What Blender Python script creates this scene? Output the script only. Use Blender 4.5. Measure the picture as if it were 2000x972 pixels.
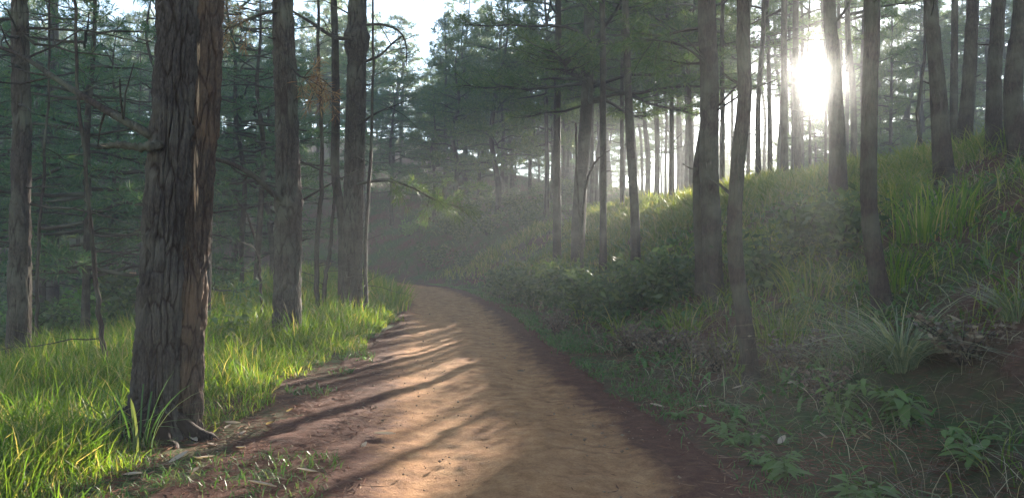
import bpy, math, random
import numpy as np
from mathutils import Vector

# ------------------------------------------------------------------ camera, sky, sun, exposure
for o in list(bpy.data.objects):
    bpy.data.objects.remove(o)
sc = bpy.context.scene
COL = sc.collection
F = 1540.0 / 2000.0                 # focal length in picture widths
CAMZ = 1.6
cam_d = bpy.data.cameras.new("camera")
cam_d.sensor_width = 36.0
cam_d.lens = 36.0 * F
cam_d.clip_end = 1200.0
cam = bpy.data.objects.new("camera", cam_d)
cam.location = (0, 0, CAMZ)
cam.rotation_euler = (math.radians(90), 0, 0)
COL.objects.link(cam)
sc.camera = cam

SUN_AZ = math.radians(21.35)         # to the right of the view axis (+Y)
SUN_EL = math.radians(11.4)
S = Vector((math.sin(SUN_AZ) * math.cos(SUN_EL), math.cos(SUN_AZ) * math.cos(SUN_EL), math.sin(SUN_EL)))
w = bpy.data.worlds.new("World")
sc.world = w
w.use_nodes = True
nt = w.node_tree
nt.nodes.clear()
out = nt.nodes.new("ShaderNodeOutputWorld")
bg = nt.nodes.new("ShaderNodeBackground")
sky = nt.nodes.new("ShaderNodeTexSky")
sky.sky_type = 'NISHITA'
sky.sun_disc = False
sky.sun_elevation = SUN_EL
sky.sun_rotation = SUN_AZ
sky.air_density = 1.0
sky.dust_density = 0.3
sky.altitude = 1500.0            # a highland forest
sky.ozone_density = 1.0
bg.inputs[1].default_value = 0.06
nt.links.new(sky.outputs[0], bg.inputs[0])
# the sun's disc and its hazy aureole, in the sky where the sun stands
tc = nt.nodes.new("ShaderNodeTexCoord")
nrm = nt.nodes.new("ShaderNodeVectorMath"); nrm.operation = 'NORMALIZE'
nt.links.new(tc.outputs["Generated"], nrm.inputs[0])
dot = nt.nodes.new("ShaderNodeVectorMath"); dot.operation = 'DOT_PRODUCT'
nt.links.new(nrm.outputs[0], dot.inputs[0])
dot.inputs[1].default_value = S
mr = nt.nodes.new("ShaderNodeMapRange")
mr.inputs[1].default_value = math.cos(math.radians(0.8))
mr.inputs[2].default_value = math.cos(math.radians(0.35))
mr.inputs[3].default_value = 0.0
mr.inputs[4].default_value = 40.0
nt.links.new(dot.outputs["Value"], mr.inputs[0])
mx = nt.nodes.new("ShaderNodeMath"); mx.operation = 'MAXIMUM'; mx.inputs[1].default_value = 0.0
nt.links.new(dot.outputs["Value"], mx.inputs[0])
pw = nt.nodes.new("ShaderNodeMath"); pw.operation = 'POWER'; pw.inputs[1].default_value = 160.0
nt.links.new(mx.outputs[0], pw.inputs[0])
ml = nt.nodes.new("ShaderNodeMath"); ml.operation = 'MULTIPLY_ADD'; ml.inputs[1].default_value = 0.15
nt.links.new(pw.outputs[0], ml.inputs[0])
nt.links.new(mr.outputs[0], ml.inputs[2])
bg2 = nt.nodes.new("ShaderNodeBackground")
bg2.inputs[0].default_value = (1.0, 0.9, 0.76, 1)
nt.links.new(ml.outputs[0], bg2.inputs[1])
ad = nt.nodes.new("ShaderNodeAddShader")
nt.links.new(bg.outputs[0], ad.inputs[0]); nt.links.new(bg2.outputs[0], ad.inputs[1])
nt.links.new(ad.outputs[0], out.inputs[0])

sun_d = bpy.data.lights.new("sun", 'SUN')
sun_d.energy = 5.0
sun_d.angle = math.radians(0.5)
sun_d.color = (1.0, 0.89, 0.74)
sun = bpy.data.objects.new("sun", sun_d)
sun.rotation_euler = S.to_track_quat('Z', 'Y').to_euler()
sun.location = (20, 50, 30)
COL.objects.link(sun)

sc.view_settings.view_transform = 'Standard'
sc.view_settings.look = 'None'
sc.view_settings.gamma = 1.0
sc.view_settings.use_curve_mapping = False
sc.view_settings.exposure = 3.08
sc.render.engine = 'CYCLES'
sc.cycles.use_denoising = True
sc.cycles.max_bounces = 6
sc.cycles.diffuse_bounces = 3
sc.cycles.transmission_bounces = 3
sc.cycles.volume_bounces = 1
sc.cycles.sample_clamp_indirect = 4.0
HAZE_DENSITY = 0.0021
HAZE_G = 0.28

rng = np.random.default_rng(11)
random.seed(11)

# ------------------------------------------------------------------ helpers
def hash3(ix, iy, iz):
    n = (ix.astype(np.int64) * 374761393 + iy.astype(np.int64) * 668265263 + iz.astype(np.int64) * 2147483647 + 1274126177) & 0xFFFFFFFF
    n = ((n ^ (n >> 13)) * 1274126177) & 0xFFFFFFFF
    n = ((n ^ (n >> 16)) * 2246822519) & 0xFFFFFFFF
    return ((n ^ (n >> 15)) & 0xFFFFFF) / float(0xFFFFFF)

def vnoise(x, y, z=None):
    x = np.asarray(x, float); y = np.asarray(y, float)
    z = np.zeros_like(x) if z is None else np.asarray(z, float)
    ix, iy, iz = np.floor(x), np.floor(y), np.floor(z)
    fx, fy, fz = x - ix, y - iy, z - iz
    fx = fx * fx * (3 - 2 * fx); fy = fy * fy * (3 - 2 * fy); fz = fz * fz * (3 - 2 * fz)
    r = 0
    for a in (0, 1):
        for b in (0, 1):
            for c in (0, 1):
                r = r + hash3(ix + a, iy + b, iz + c) * (fx if a else 1 - fx) * (fy if b else 1 - fy) * (fz if c else 1 - fz)
    return r * 2 - 1

def fbm(x, y, z=None, oct=3):
    r, a = 0, 1.0
    for k in range(oct):
        r = r + a * vnoise(np.asarray(x) * 2 ** k + 17 * k, np.asarray(y) * 2 ** k + 31 * k, None if z is None else np.asarray(z) * 2 ** k)
        a *= 0.5
    return r

def mesh_np(name, verts, quads=None, tris=None, smooth=False, mat=None):
    """one mesh from numpy arrays"""
    verts = np.asarray(verts, np.float32).reshape(-1, 3)
    me = bpy.data.meshes.new(name)
    nq = 0 if quads is None else len(quads)
    ntr = 0 if tris is None else len(tris)
    loops = []
    if nq: loops.append(np.asarray(quads, np.int32).ravel())
    if ntr: loops.append(np.asarray(tris, np.int32).ravel())
    loops = np.concatenate(loops)
    me.vertices.add(len(verts)); me.vertices.foreach_set("co", verts.ravel())
    me.loops.add(len(loops)); me.loops.foreach_set("vertex_index", loops)
    me.polygons.add(nq + ntr)
    st = np.concatenate([np.arange(nq) * 4, nq * 4 + np.arange(ntr) * 3]).astype(np.int32)
    me.polygons.foreach_set("loop_start", st)
    me.polygons.foreach_set("use_smooth", np.full(nq + ntr, smooth, bool))
    me.update(calc_edges=True)
    if mat is not None:
        me.materials.append(mat)
    return me

class Acc:
    """collects pieces into one mesh"""
    def __init__(self): self.v = []; self.q = []; self.t = []; self.n = 0
    def add(self, v, q=None, t=None):
        v = np.asarray(v, float).reshape(-1, 3)
        if q is not None and len(q): self.q.append(np.asarray(q) + self.n)
        if t is not None and len(t): self.t.append(np.asarray(t) + self.n)
        self.v.append(v); self.n += len(v)
    def mesh(self, name, mat, smooth=False):
        return mesh_np(name, np.concatenate(self.v), np.concatenate(self.q) if self.q else None,
                       np.concatenate(self.t) if self.t else None, smooth, mat)

def link(name, me, parent=None, loc=None, rotz=None, scale=None):
    o = bpy.data.objects.new(name, me)
    COL.objects.link(o)
    if parent is not None: o.parent = parent
    if loc is not None: o.location = loc
    if rotz is not None: o.rotation_euler = (0, 0, rotz)
    if scale is not None: o.scale = scale
    return o

def tag(o, label=None, cat=None, group=None, kind=None):
    if label: o["label"] = label
    if cat: o["category"] = cat
    if group: o["group"] = group
    if kind: o["kind"] = kind
    return o

def tube(pts, radii, n=6, cap=True):
    pts = np.asarray(pts, float); k = len(pts)
    radii = np.broadcast_to(np.asarray(radii, float), (k,))
    tg = np.gradient(pts, axis=0)
    tg /= np.linalg.norm(tg, axis=1, keepdims=True) + 1e-9
    ref = np.array([0, 0, 1.0]) if abs(tg[:, 2]).mean() < 0.75 else np.array([1.0, 0, 0])
    u = np.cross(tg, ref); u /= np.linalg.norm(u, axis=1, keepdims=True) + 1e-9
    v = np.cross(tg, u)
    th = np.arange(n) * 2 * math.pi / n
    V = pts[:, None, :] + radii[:, None, None] * (np.cos(th)[None, :, None] * u[:, None, :] + np.sin(th)[None, :, None] * v[:, None, :])
    i = np.arange(k - 1)[:, None] * n; j = np.arange(n)[None, :]; j2 = (j + 1) % n
    Q = np.stack([i + j, i + j2, i + n + j2, i + n + j], -1).reshape(-1, 4)
    V = V.reshape(-1, 3)
    T = None
    if cap:
        c = len(V); V = np.concatenate([V, pts[-1:]])
        T = np.stack([np.full(n, c), (k - 1) * n + np.arange(n), (k - 1) * n + (np.arange(n) + 1) % n], -1)
    return V, Q, T

def spline(pts, n):
    pts = np.asarray(pts, float)
    m = len(pts)
    P = np.concatenate([2 * pts[:1] - pts[1:2], pts, 2 * pts[-1:] - pts[-2:-1]])
    t = np.linspace(0, m - 1, n); i = np.minimum(t.astype(int), m - 2); f = (t - i)[:, None]
    a, b, c, d = P[i], P[i + 1], P[i + 2], P[i + 3]
    return 0.5 * (2 * b + (c - a) * f + (2 * a - 5 * b + 4 * c - d) * f ** 2 + (3 * b - a - 3 * c + d) * f ** 3)

# ------------------------------------------------------------------ materials
def mat_new(name):
    m = bpy.data.materials.new(name); m.use_nodes = True
    t = m.node_tree; t.nodes.clear()
    return m, t
def N(t, kind, **kw):
    n = t.nodes.new(kind)
    for k, v in kw.items(): setattr(n, k, v)
    return n
def ramp(t, stops):
    r = t.nodes.new("ShaderNodeValToRGB")
    el = r.color_ramp.elements
    while len(el) < len(stops): el.new(0.5)
    for e, (p, c) in zip(el, stops): e.position = p; e.color = (*c, 1)
    return r

def foliage_mat(name, stops, trans=0.45, rough=0.5, spec=0.25, tint=(1.25, 1.2, 0.6)):
    m, t = mat_new(name)
    g = N(t, "ShaderNodeNewGeometry")
    r = ramp(t, stops)
    t.links.new(g.outputs["Random Per Island"], r.inputs[0])
    p = N(t, "ShaderNodeBsdfPrincipled")
    p.inputs["Roughness"].default_value = rough
    p.inputs["Specular IOR Level"].default_value = spec
    t.links.new(r.outputs[0], p.inputs["Base Color"])
    tr = N(t, "ShaderNodeBsdfTranslucent")
    mul = N(t, "ShaderNodeMix", data_type='RGBA', blend_type='MULTIPLY')
    mul.inputs[0].default_value = 1.0
    t.links.new(r.outputs[0], mul.inputs[6]); mul.inputs[7].default_value = (*tint, 1)
    t.links.new(mul.outputs[2], tr.inputs[0])
    mix = N(t, "ShaderNodeMixShader"); mix.inputs[0].default_value = trans
    t.links.new(p.outputs[0], mix.inputs[1]); t.links.new(tr.outputs[0], mix.inputs[2])
    o = N(t, "ShaderNodeOutputMaterial"); t.links.new(mix.outputs[0], o.inputs[0])
    return m

def bark_mat(name, dark, light, scale=9.0, bump=0.5, spec=0.15, warm=None, inner=None):
    m, t = mat_new(name)
    co = N(t, "ShaderNodeTexCoord")
    mp = N(t, "ShaderNodeMapping"); mp.inputs["Scale"].default_value = (scale, scale, scale * 0.22)
    t.links.new(co.outputs["Object"], mp.inputs[0])
    nz = N(t, "ShaderNodeTexNoise"); nz.inputs["Scale"].default_value = 1.2; nz.inputs["Detail"].default_value = 5
    t.links.new(mp.outputs[0], nz.inputs[0])
    mixv = N(t, "ShaderNodeVectorMath", operation='MULTIPLY_ADD')
    mixv.inputs[1].default_value = (0.7, 0.7, 0.7)
    t.links.new(nz.outputs["Color"], mixv.inputs[0]); t.links.new(mp.outputs[0], mixv.inputs[2])
    vo = N(t, "ShaderNodeTexVoronoi", feature='DISTANCE_TO_EDGE'); vo.inputs["Scale"].default_value = 1.6
    t.links.new(mixv.outputs[0], vo.inputs[0])
    mp2 = N(t, "ShaderNodeMapping"); mp2.inputs["Scale"].default_value = (scale * 4, scale * 4, scale * 1.2)
    t.links.new(co.outputs["Object"], mp2.inputs[0])
    n2 = N(t, "ShaderNodeTexNoise"); n2.inputs["Scale"].default_value = 1.5; n2.inputs["Detail"].default_value = 6
    t.links.new(mp2.outputs[0], n2.inputs[0])
    rr = ramp(t, [(0.3, dark), (0.7, light)])
    t.links.new(n2.outputs["Fac"], rr.inputs[0])
    last = rr.outputs[0]
    n3 = N(t, "ShaderNodeTexNoise"); n3.inputs["Scale"].default_value = 2.2; n3.inputs["Detail"].default_value = 4
    t.links.new(co.outputs["Object"], n3.inputs[0])
    r3 = ramp(t, [(0.45, (0, 0, 0)), (0.7, (1, 1, 1))])
    t.links.new(n3.outputs["Fac"], r3.inputs[0])
    mx = N(t, "ShaderNodeMix", data_type='RGBA')
    t.links.new(r3.outputs[0], mx.inputs[0]); t.links.new(last, mx.inputs[6])
    mx.inputs[7].default_value = (*(warm or tuple(0.6 * a + 0.4 * b for a, b in zip(light, (0.12, 0.14, 0.09)))), 1)
    last = mx.outputs[2]
    if inner:        # red inner bark between weathered grey plates; its dark colour also imitates crack shade
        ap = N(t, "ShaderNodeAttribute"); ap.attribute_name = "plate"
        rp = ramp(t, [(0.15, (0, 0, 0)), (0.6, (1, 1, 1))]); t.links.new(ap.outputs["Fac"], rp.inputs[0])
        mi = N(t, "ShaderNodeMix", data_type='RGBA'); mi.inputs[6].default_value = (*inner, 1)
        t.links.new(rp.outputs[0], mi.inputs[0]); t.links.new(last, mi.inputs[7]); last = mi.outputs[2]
    hgt = N(t, "ShaderNodeMath", operation='MINIMUM'); hgt.inputs[1].default_value = 0.25
    t.links.new(vo.outputs["Distance"], hgt.inputs[0])
    ad = N(t, "ShaderNodeMath", operation='MULTIPLY_ADD'); ad.inputs[1].default_value = 0.25
    t.links.new(n2.outputs["Fac"], ad.inputs[0]); t.links.new(hgt.outputs[0], ad.inputs[2])
    b = N(t, "ShaderNodeBump"); b.inputs["Strength"].default_value = bump; b.inputs["Distance"].default_value = 0.06
    t.links.new(ad.outputs[0], b.inputs["Height"])
    p = N(t, "ShaderNodeBsdfPrincipled"); p.inputs["Roughness"].default_value = 0.85
    p.inputs["Specular IOR Level"].default_value = spec
    t.links.new(last, p.inputs["Base Color"]); t.links.new(b.outputs[0], p.inputs["Normal"])
    o = N(t, "ShaderNodeOutputMaterial"); t.links.new(p.outputs[0], o.inputs[0])
    return m

M = {}
M['needles'] = foliage_mat("pine_needles", [(0, (0.042, 0.080, 0.032)), (0.5, (0.066, 0.115, 0.040)), (1, (0.12, 0.155, 0.048))], 0.45)
M['needles_blue'] = foliage_mat("pine_needles_bluish", [(0, (0.034, 0.082, 0.048)), (0.6, (0.058, 0.12, 0.060)), (1, (0.11, 0.165, 0.058))], 0.42)
M['dry_needles'] = foliage_mat("dry_pine_needles", [(0, (0.16, 0.075, 0.04)), (0.6, (0.28, 0.15, 0.07)), (1, (0.40, 0.27, 0.14))], 0.4)
M['grass'] = foliage_mat("meadow_grass", [(0, (0.065, 0.14, 0.020)), (0.55, (0.12, 0.205, 0.026)), (0.84, (0.19, 0.245, 0.040)), (0.90, (0.34, 0.28, 0.12)), (1, (0.42, 0.35, 0.19))], 0.60, tint=(1.25, 1.2, 0.5))
M['bank_grass'] = foliage_mat("bank_grass", [(0, (0.07, 0.12, 0.022)), (0.5, (0.13, 0.185, 0.030)), (0.8, (0.20, 0.225, 0.055)), (1, (0.34, 0.29, 0.15))], 0.55, tint=(1.3, 1.2, 0.55))
M['herb'] = foliage_mat("verge_herbs", [(0, (0.045, 0.10, 0.025)), (0.7, (0.075, 0.15, 0.035)), (1, (0.15, 0.17, 0.08))], 0.35)
M['dry_grass'] = foliage_mat("dry_grass", [(0, (0.16, 0.12, 0.07)), (0.6, (0.27, 0.22, 0.13)), (1, (0.42, 0.38, 0.26))], 0.3)
M['tussock'] = foliage_mat("tussock_blades", [(0, (0.10, 0.13, 0.07)), (0.6, (0.17, 0.20, 0.11)), (1, (0.36, 0.34, 0.20))], 0.35, 0.4, 0.4)
M['shrub'] = foliage_mat("shrub_leaves", [(0, (0.035, 0.06, 0.025)), (0.6, (0.06, 0.10, 0.035)), (1, (0.12, 0.15, 0.05))], 0.35)
M['shrub_green'] = foliage_mat("bright_shrub_leaves", [(0, (0.06, 0.14, 0.03)), (1, (0.13, 0.24, 0.05))], 0.45)
M['leaf'] = foliage_mat("broad_leaves", [(0, (0.075, 0.13, 0.035)), (1, (0.14, 0.20, 0.06))], 0.35, 0.5, 0.25)
M['litter'] = foliage_mat("fallen_needles_and_leaves", [(0, (0.09, 0.035, 0.024)), (0.6, (0.14, 0.065, 0.040)), (0.93, (0.21, 0.12, 0.075)), (1, (0.27, 0.18, 0.12))], 0.05, .9, .03)
M['dead_leaf'] = foliage_mat("dry_leaves", [(0, (0.30, 0.21, 0.14)), (1, (0.48, 0.38, 0.28))], 0.2)
M['brush'] = foliage_mat("dead_brush", [(0, (0.07, 0.045, 0.032)), (0.7, (0.13, 0.085, 0.055)), (1, (0.25, 0.2, 0.14))], 0.1)
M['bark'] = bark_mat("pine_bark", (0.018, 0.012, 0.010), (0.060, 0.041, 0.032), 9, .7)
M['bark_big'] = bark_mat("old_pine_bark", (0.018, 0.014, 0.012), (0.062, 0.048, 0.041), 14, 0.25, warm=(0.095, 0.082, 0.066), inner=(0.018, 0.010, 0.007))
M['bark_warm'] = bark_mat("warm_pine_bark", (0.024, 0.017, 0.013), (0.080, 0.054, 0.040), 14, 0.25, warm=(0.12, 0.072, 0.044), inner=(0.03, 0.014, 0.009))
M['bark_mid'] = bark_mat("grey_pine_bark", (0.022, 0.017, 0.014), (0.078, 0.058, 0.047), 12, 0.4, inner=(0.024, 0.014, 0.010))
M['twig'] = bark_mat("twig_bark", (0.020, 0.015, 0.012), (0.060, 0.045, 0.034), 20, 0.2)
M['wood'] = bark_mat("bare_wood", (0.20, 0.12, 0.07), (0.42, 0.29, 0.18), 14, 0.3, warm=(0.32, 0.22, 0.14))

def ground_material():
    m, t = mat_new("forest_floor")
    co = N(t, "ShaderNodeTexCoord")
    def noise(s, d=6, rough=0.6):
        n = N(t, "ShaderNodeTexNoise"); n.inputs["Scale"].default_value = s; n.inputs["Detail"].default_value = d
        n.inputs["Roughness"].default_value = rough
        t.links.new(co.outputs["Object"], n.inputs[0]); return n
    a = noise(7, 8, 0.7); ra = ramp(t, [(0.3, (0.055, 0.028, 0.020)), (0.55, (0.11, 0.055, 0.038)), (0.75, (0.19, 0.11, 0.075))])
    t.links.new(a.outputs["Fac"], ra.inputs[0])
    b = noise(0.5, 5); rb = ramp(t, [(0.42, (0, 0, 0)), (0.6, (1, 1, 1))]); t.links.new(b.outputs["Fac"], rb.inputs[0])
    c = noise(16, 6); rc = ramp(t, [(0.3, (0.03, 0.05, 0.018)), (0.7, (0.075, 0.10, 0.035))]); t.links.new(c.outputs["Fac"], rc.inputs[0])
    mx = N(t, "ShaderNodeMix", data_type='RGBA')
    t.links.new(rb.outputs[0], mx.inputs[0]); t.links.new(ra.outputs[0], mx.inputs[6]); t.links.new(rc.outputs[0], mx.inputs[7])
    d = noise(40, 8, 0.7)
    bp = N(t, "ShaderNodeBump"); bp.inputs["Strength"].default_value = 0.8; bp.inputs["Distance"].default_value = 0.04
    t.links.new(d.outputs["Fac"], bp.inputs["Height"])
    p = N(t, "ShaderNodeBsdfPrincipled"); p.inputs["Roughness"].default_value = 0.95; p.inputs["Specular IOR Level"].default_value = 0.1
    t.links.new(mx.outputs[2], p.inputs["Base Color"]); t.links.new(bp.outputs[0], p.inputs["Normal"])
    o = N(t, "ShaderNodeOutputMaterial"); t.links.new(p.outputs[0], o.inputs[0])
    return m

def path_material():
    m, t = mat_new("dirt_track")
    co = N(t, "ShaderNodeTexCoord")
    at = N(t, "ShaderNodeAttribute"); at.attribute_name = "worn"     # how far wheels have worn the soil down to pale clay
    def noise(s, d=6, rough=0.6, src=None):
        n = N(t, "ShaderNodeTexNoise"); n.inputs["Scale"].default_value = s; n.inputs["Detail"].default_value = d
        n.inputs["Roughness"].default_value = rough
        t.links.new(src or co.outputs["Object"], n.inputs[0]); return n
    n1 = noise(5, 8, 0.72)
    r1 = ramp(t, [(0.28, (0.23, 0.108, 0.050)), (0.5, (0.41, 0.21, 0.095)), (0.75, (0.56, 0.32, 0.155))])
    t.links.new(n1.outputs["Fac"], r1.inputs[0])
    n2 = noise(9, 8, 0.75)
    r2 = ramp(t, [(0.3, (0.065, 0.027, 0.018)), (0.55, (0.12, 0.052, 0.034)), (0.8, (0.20, 0.10, 0.066))])
    t.links.new(n2.outputs["Fac"], r2.inputs[0])
    n3 = noise(2.6, 7, 0.7)
    ad = N(t, "ShaderNodeMath", operation='MULTIPLY_ADD'); ad.inputs[1].default_value = 1.5
    t.links.new(n3.outputs["Fac"], ad.inputs[0]); t.links.new(at.outputs["Fac"], ad.inputs[2])
    r3 = ramp(t, [(0.0, (0, 0, 0)), (1.0, (1, 1, 1))])
    mr = N(t, "ShaderNodeMapRange"); mr.inputs[1].default_value = 0.95; mr.inputs[2].default_value = 1.5
    t.links.new(ad.outputs[0], mr.inputs[0])
    mx = N(t, "ShaderNodeMix", data_type='RGBA')
    t.links.new(mr.outputs[0], mx.inputs[0]); t.links.new(r2.outputs[0], mx.inputs[6]); t.links.new(r1.outputs[0], mx.inputs[7])
    # fine grit
    n4 = noise(60, 6, 0.8)
    r4 = ramp(t, [(0.3, (0.62, 0.6, 0.58)), (0.6, (1, 1, 1)), (0.75, (1.25, 1.22, 1.18))]); t.links.new(n4.outputs["Fac"], r4.inputs[0])
    mu = N(t, "ShaderNodeMix", data_type='RGBA', blend_type='MULTIPLY'); mu.inputs[0].default_value = 1
    t.links.new(mx.outputs[2], mu.inputs[6]); t.links.new(r4.outputs[0], mu.inputs[7])
    n5 = noise(25, 10, 0.78)
    bp = N(t, "ShaderNodeBump"); bp.inputs["Strength"].default_value = 0.9; bp.inputs["Distance"].default_value = 0.03
    t.links.new(n5.outputs["Fac"], bp.inputs["Height"])
    p = N(t, "ShaderNodeBsdfPrincipled"); p.inputs["Roughness"].default_value = 0.95; p.inputs["Specular IOR Level"].default_value = 0.1
    t.links.new(mu.outputs[2], p.inputs["Base Color"]); t.links.new(bp.outputs[0], p.inputs["Normal"])
    o = N(t, "ShaderNodeOutputMaterial"); t.links.new(p.outputs[0], o.inputs[0])
    return m

# ------------------------------------------------------------------ terrain
CL = spline([(0.5, -16), (0.4, -6), (0.3, 0), (0.2, 5), (-0.1, 8), (-0.6, 11.5), (-1.15, 17), (-1.7, 21.6), (-2.4, 26), (-3.9, 32.5),
             (-6.6, 37.2), (-10.5, 41), (-16, 46), (-24, 52), (-34, 58)], 220)
HW = 1.32
def sdist(x, y):
    """signed distance to the track's centre line (right of it positive) and arc position"""
    x = np.asarray(x, float); y = np.asarray(y, float)
    sh = x.shape; P = np.stack([x.ravel(), y.ravel()], -1)
    best = np.full(len(P), 1e9); sg = np.zeros(len(P))
    A = CL[:-1]; D = CL[1:] - CL[:-1]; L2 = (D ** 2).sum(1)
    for i in range(0, len(P), 20000):
        p = P[i:i + 20000]
        r = p[:, None, :] - A[None]
        t = np.clip((r * D[None]).sum(-1) / L2[None], 0, 1)
        e = r - t[..., None] * D[None]
        d = (e ** 2).sum(-1)
        k = d.argmin(1); ii = np.arange(len(p))
        cr = D[k, 0] * r[ii, k, 1] - D[k, 1] * r[ii, k, 0]
        best[i:i + 20000] = np.sqrt(d[ii, k]); sg[i:i + 20000] = np.where(cr > 0, -1, 1)
    return (best * sg).reshape(sh)

RO = np.array([-1, 0, .4, .9, 1.6, 2.4, 3.2, 4.2, 6, 9, 13, 20, 40, 70, 110, 200])
RZ = np.array([0, 0, -.03, -.05, .12, .40, .78, 1.45, 2.5, 3.5, 4.1, 4.6, 6.2, 6.4, 4.0, 2.0])
LO = np.array([-1, 0, 1, 3, 4.5, 6, 8.5, 12, 18, 26, 36, 50, 70, 100, 150])
LZ = np.array([0, 0, .03, .06, -.08, -.45, -1.2, -1.9, -2.6, -2.4, -1.2, 2.2, 8.0, 14.0, 16.0])
def height(x, y, s=None, base=True):
    x = np.asarray(x, float); y = np.asarray(y, float)
    if s is None: s = sdist(x, y)
    o = np.abs(s) - HW
    steep = np.clip((y - 12) / 10, 0, 1)
    oo = o + 0.55 * steep * np.clip(o / 1.5, 0, 1)
    z = np.where(s > 0, np.interp(oo, RO, RZ), np.interp(o, LO, LZ))
    k = np.clip((o - 0.2) / 2.5, 0, 1)
    far = np.clip((o - 8) / 20, 0, 1)
    z = z + k * (0.10 * fbm(x * 0.8, y * 0.8, oct=2) + 0.035 * vnoise(x * 3.1, y * 3.1)) + far * 0.7 * fbm(x * .09 + 7, y * .09, oct=2)
    z = z + 7.0 * np.clip((y - 48) / 40, 0, 1.4) * np.clip((14 - x) / 26, 0, 1) * np.clip((s - 2) / 10, 0, 1)   # the wooded rise beyond the bend
    if base:   # the bed under the track lies lower than the track's own sheet
        z = z - 0.05 * np.clip((0.35 - o) / 0.3, 0, 1)
    return z
def hz(x, y): return float(height(np.array([x]), np.array([y]), base=False)[0])

def axis(lo, hi, flo, fhi, fine, grow=1.09):
    a = list(np.arange(flo, fhi, fine)); st = fine
    v = a[-1]
    while v < hi: st *= grow; v += st; a.append(min(v, hi))
    v = a[0]; st = fine; b = []
    while v > lo: st *= grow; v -= st; b.append(max(v, lo))
    return np.array(b[::-1] + a)
gx = axis(-130, 130, -11, 14, 0.2); gy = axis(-16, 190, 1, 30, 0.2)
X, Y = np.meshgrid(gx, gy)
Zg = height(X, Y)
nx, ny = len(gx), len(gy)
ii = (np.arange(ny - 1)[:, None] * nx + np.arange(nx - 1)[None, :]).ravel()
link("ground", mesh_np("ground", np.stack([X, Y, Zg], -1), np.stack([ii, ii + 1, ii + nx + 1, ii + nx], -1), smooth=True, mat=ground_material()))
tag(bpy.data.objects["ground"], kind="structure")

# the dirt track: its own finely modelled sheet
cl = spline(CL[::4], 1300)
dcl = np.gradient(cl, axis=0); dcl /= np.linalg.norm(dcl, axis=1, keepdims=True)
nr = np.stack([dcl[:, 1], -dcl[:, 0]], -1)          # to the right
sv = np.linspace(-1, 1, 100)
wl = np.interp(cl[:, 1], [0, 5, 8, 12, 17, 60], [2.75, 2.6, 2.3, 1.75, 1.35, 1.35])     # left shoulder is wider close by
wr = np.full(len(cl), 1.45)
edge = 0.12 * fbm(np.arange(len(cl)) * 0.06, np.zeros(len(cl)) + 3)
OFF = np.where(sv[None] < 0, sv[None] * (wl + edge)[:, None], sv[None] * (wr + edge)[:, None])
PX = cl[:, None, 0] + nr[:, None, 0] * OFF; PY = cl[:, None, 1] + nr[:, None, 1] * OFF
hb = height(PX, PY, s=OFF, base=False)
rut = -0.035 * np.exp(-((OFF - 0.62) / 0.26) ** 2) - 0.03 * np.exp(-((OFF + 0.72) / 0.26) ** 2) + 0.02 * np.exp(-(OFF / 0.35) ** 2)
rel = 0.026 * fbm(PX * 2.2, PY * 1.6, oct=3) - 0.02 * np.clip(fbm(PX * 1.1 + 5, PY * 2.8, oct=3) - .5, 0, 1) + 0.011 * vnoise(PX * 8, PY * 6) - 0.014 * np.clip(vnoise(PX * 5 + 9, PY * 4) - .35, 0, 1) + 0.008 * vnoise(PX * 21, PY * 17)
fade = np.clip((1 - np.abs(sv)) / 0.08, 0, 1)[None]
PZ = hb + (rut + .68 * rel) * fade + 0.012 - 0.05 * (1 - fade)
k, n = PX.shape
ii = (np.arange(k - 1)[:, None] * n + np.arange(n - 1)[None, :]).ravel()
pm = mesh_np("path", np.stack([PX, PY, PZ], -1), np.stack([ii, ii + 1, ii + n + 1, ii + n], -1), smooth=True, mat=path_material())
worn = 0.72 * np.clip(1.25 - np.abs((OFF + 0.12) / 1.15) ** 2.2, 0, 1) + 0.10 * np.exp(-((OFF - 0.62) / 0.3) ** 2) + 0.1 * np.exp(-((OFF + 0.72) / 0.3) ** 2)
at = pm.attributes.new("worn", 'FLOAT', 'POINT'); at.data.foreach_set("value", worn.ravel().astype(np.float32))
tag(link("path", pm), kind="structure")

# ------------------------------------------------------------------ haze
hv, ht = mat_new("morning_haze")
pv = N(ht, "ShaderNodeVolumePrincipled")
pv.inputs["Color"].default_value = (0.90, 0.95, 1.0, 1)
pv.inputs["Density"].default_value = HAZE_DENSITY
pv.inputs["Anisotropy"].default_value = HAZE_G
pv2 = N(ht, "ShaderNodeVolumePrincipled")          # the droplets' narrow forward peak: the glow round the low sun
pv2.inputs["Color"].default_value = (1.0, 0.95, 0.9, 1)
pv2.inputs["Density"].default_value = 0.000034
pv2.inputs["Anisotropy"].default_value = 0.97
va = N(ht, "ShaderNodeAddShader"); ht.links.new(pv.outputs[0], va.inputs[0]); ht.links.new(pv2.outputs[0], va.inputs[1])
ho = N(ht, "ShaderNodeOutputMaterial"); ht.links.new(va.outputs[0], ho.inputs["Volume"])
bx0, bx1, by0, by1, bz0, bz1 = -134, 134, -20, 194, -4.2, 34
bv = np.array([(x, y, z) for z in (bz0, bz1) for y in (by0, by1) for x in (bx0, bx1)], float)
bq = [(0, 2, 3, 1), (4, 5, 7, 6), (0, 1, 5, 4), (2, 6, 7, 3), (0, 4, 6, 2), (1, 3, 7, 5)]
hazeo = link("haze", mesh_np("haze", bv, bq, mat=hv)); tag(hazeo, kind="stuff")

# ------------------------------------------------------------------ trees
def px(p, q, d):
    """a place in the world seen at (p, q) of the 2000-wide photograph, d metres ahead"""
    return np.array([(p - 1000) / 1540 * d, d, CAMZ + (486 - q) / 1540 * d])

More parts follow.
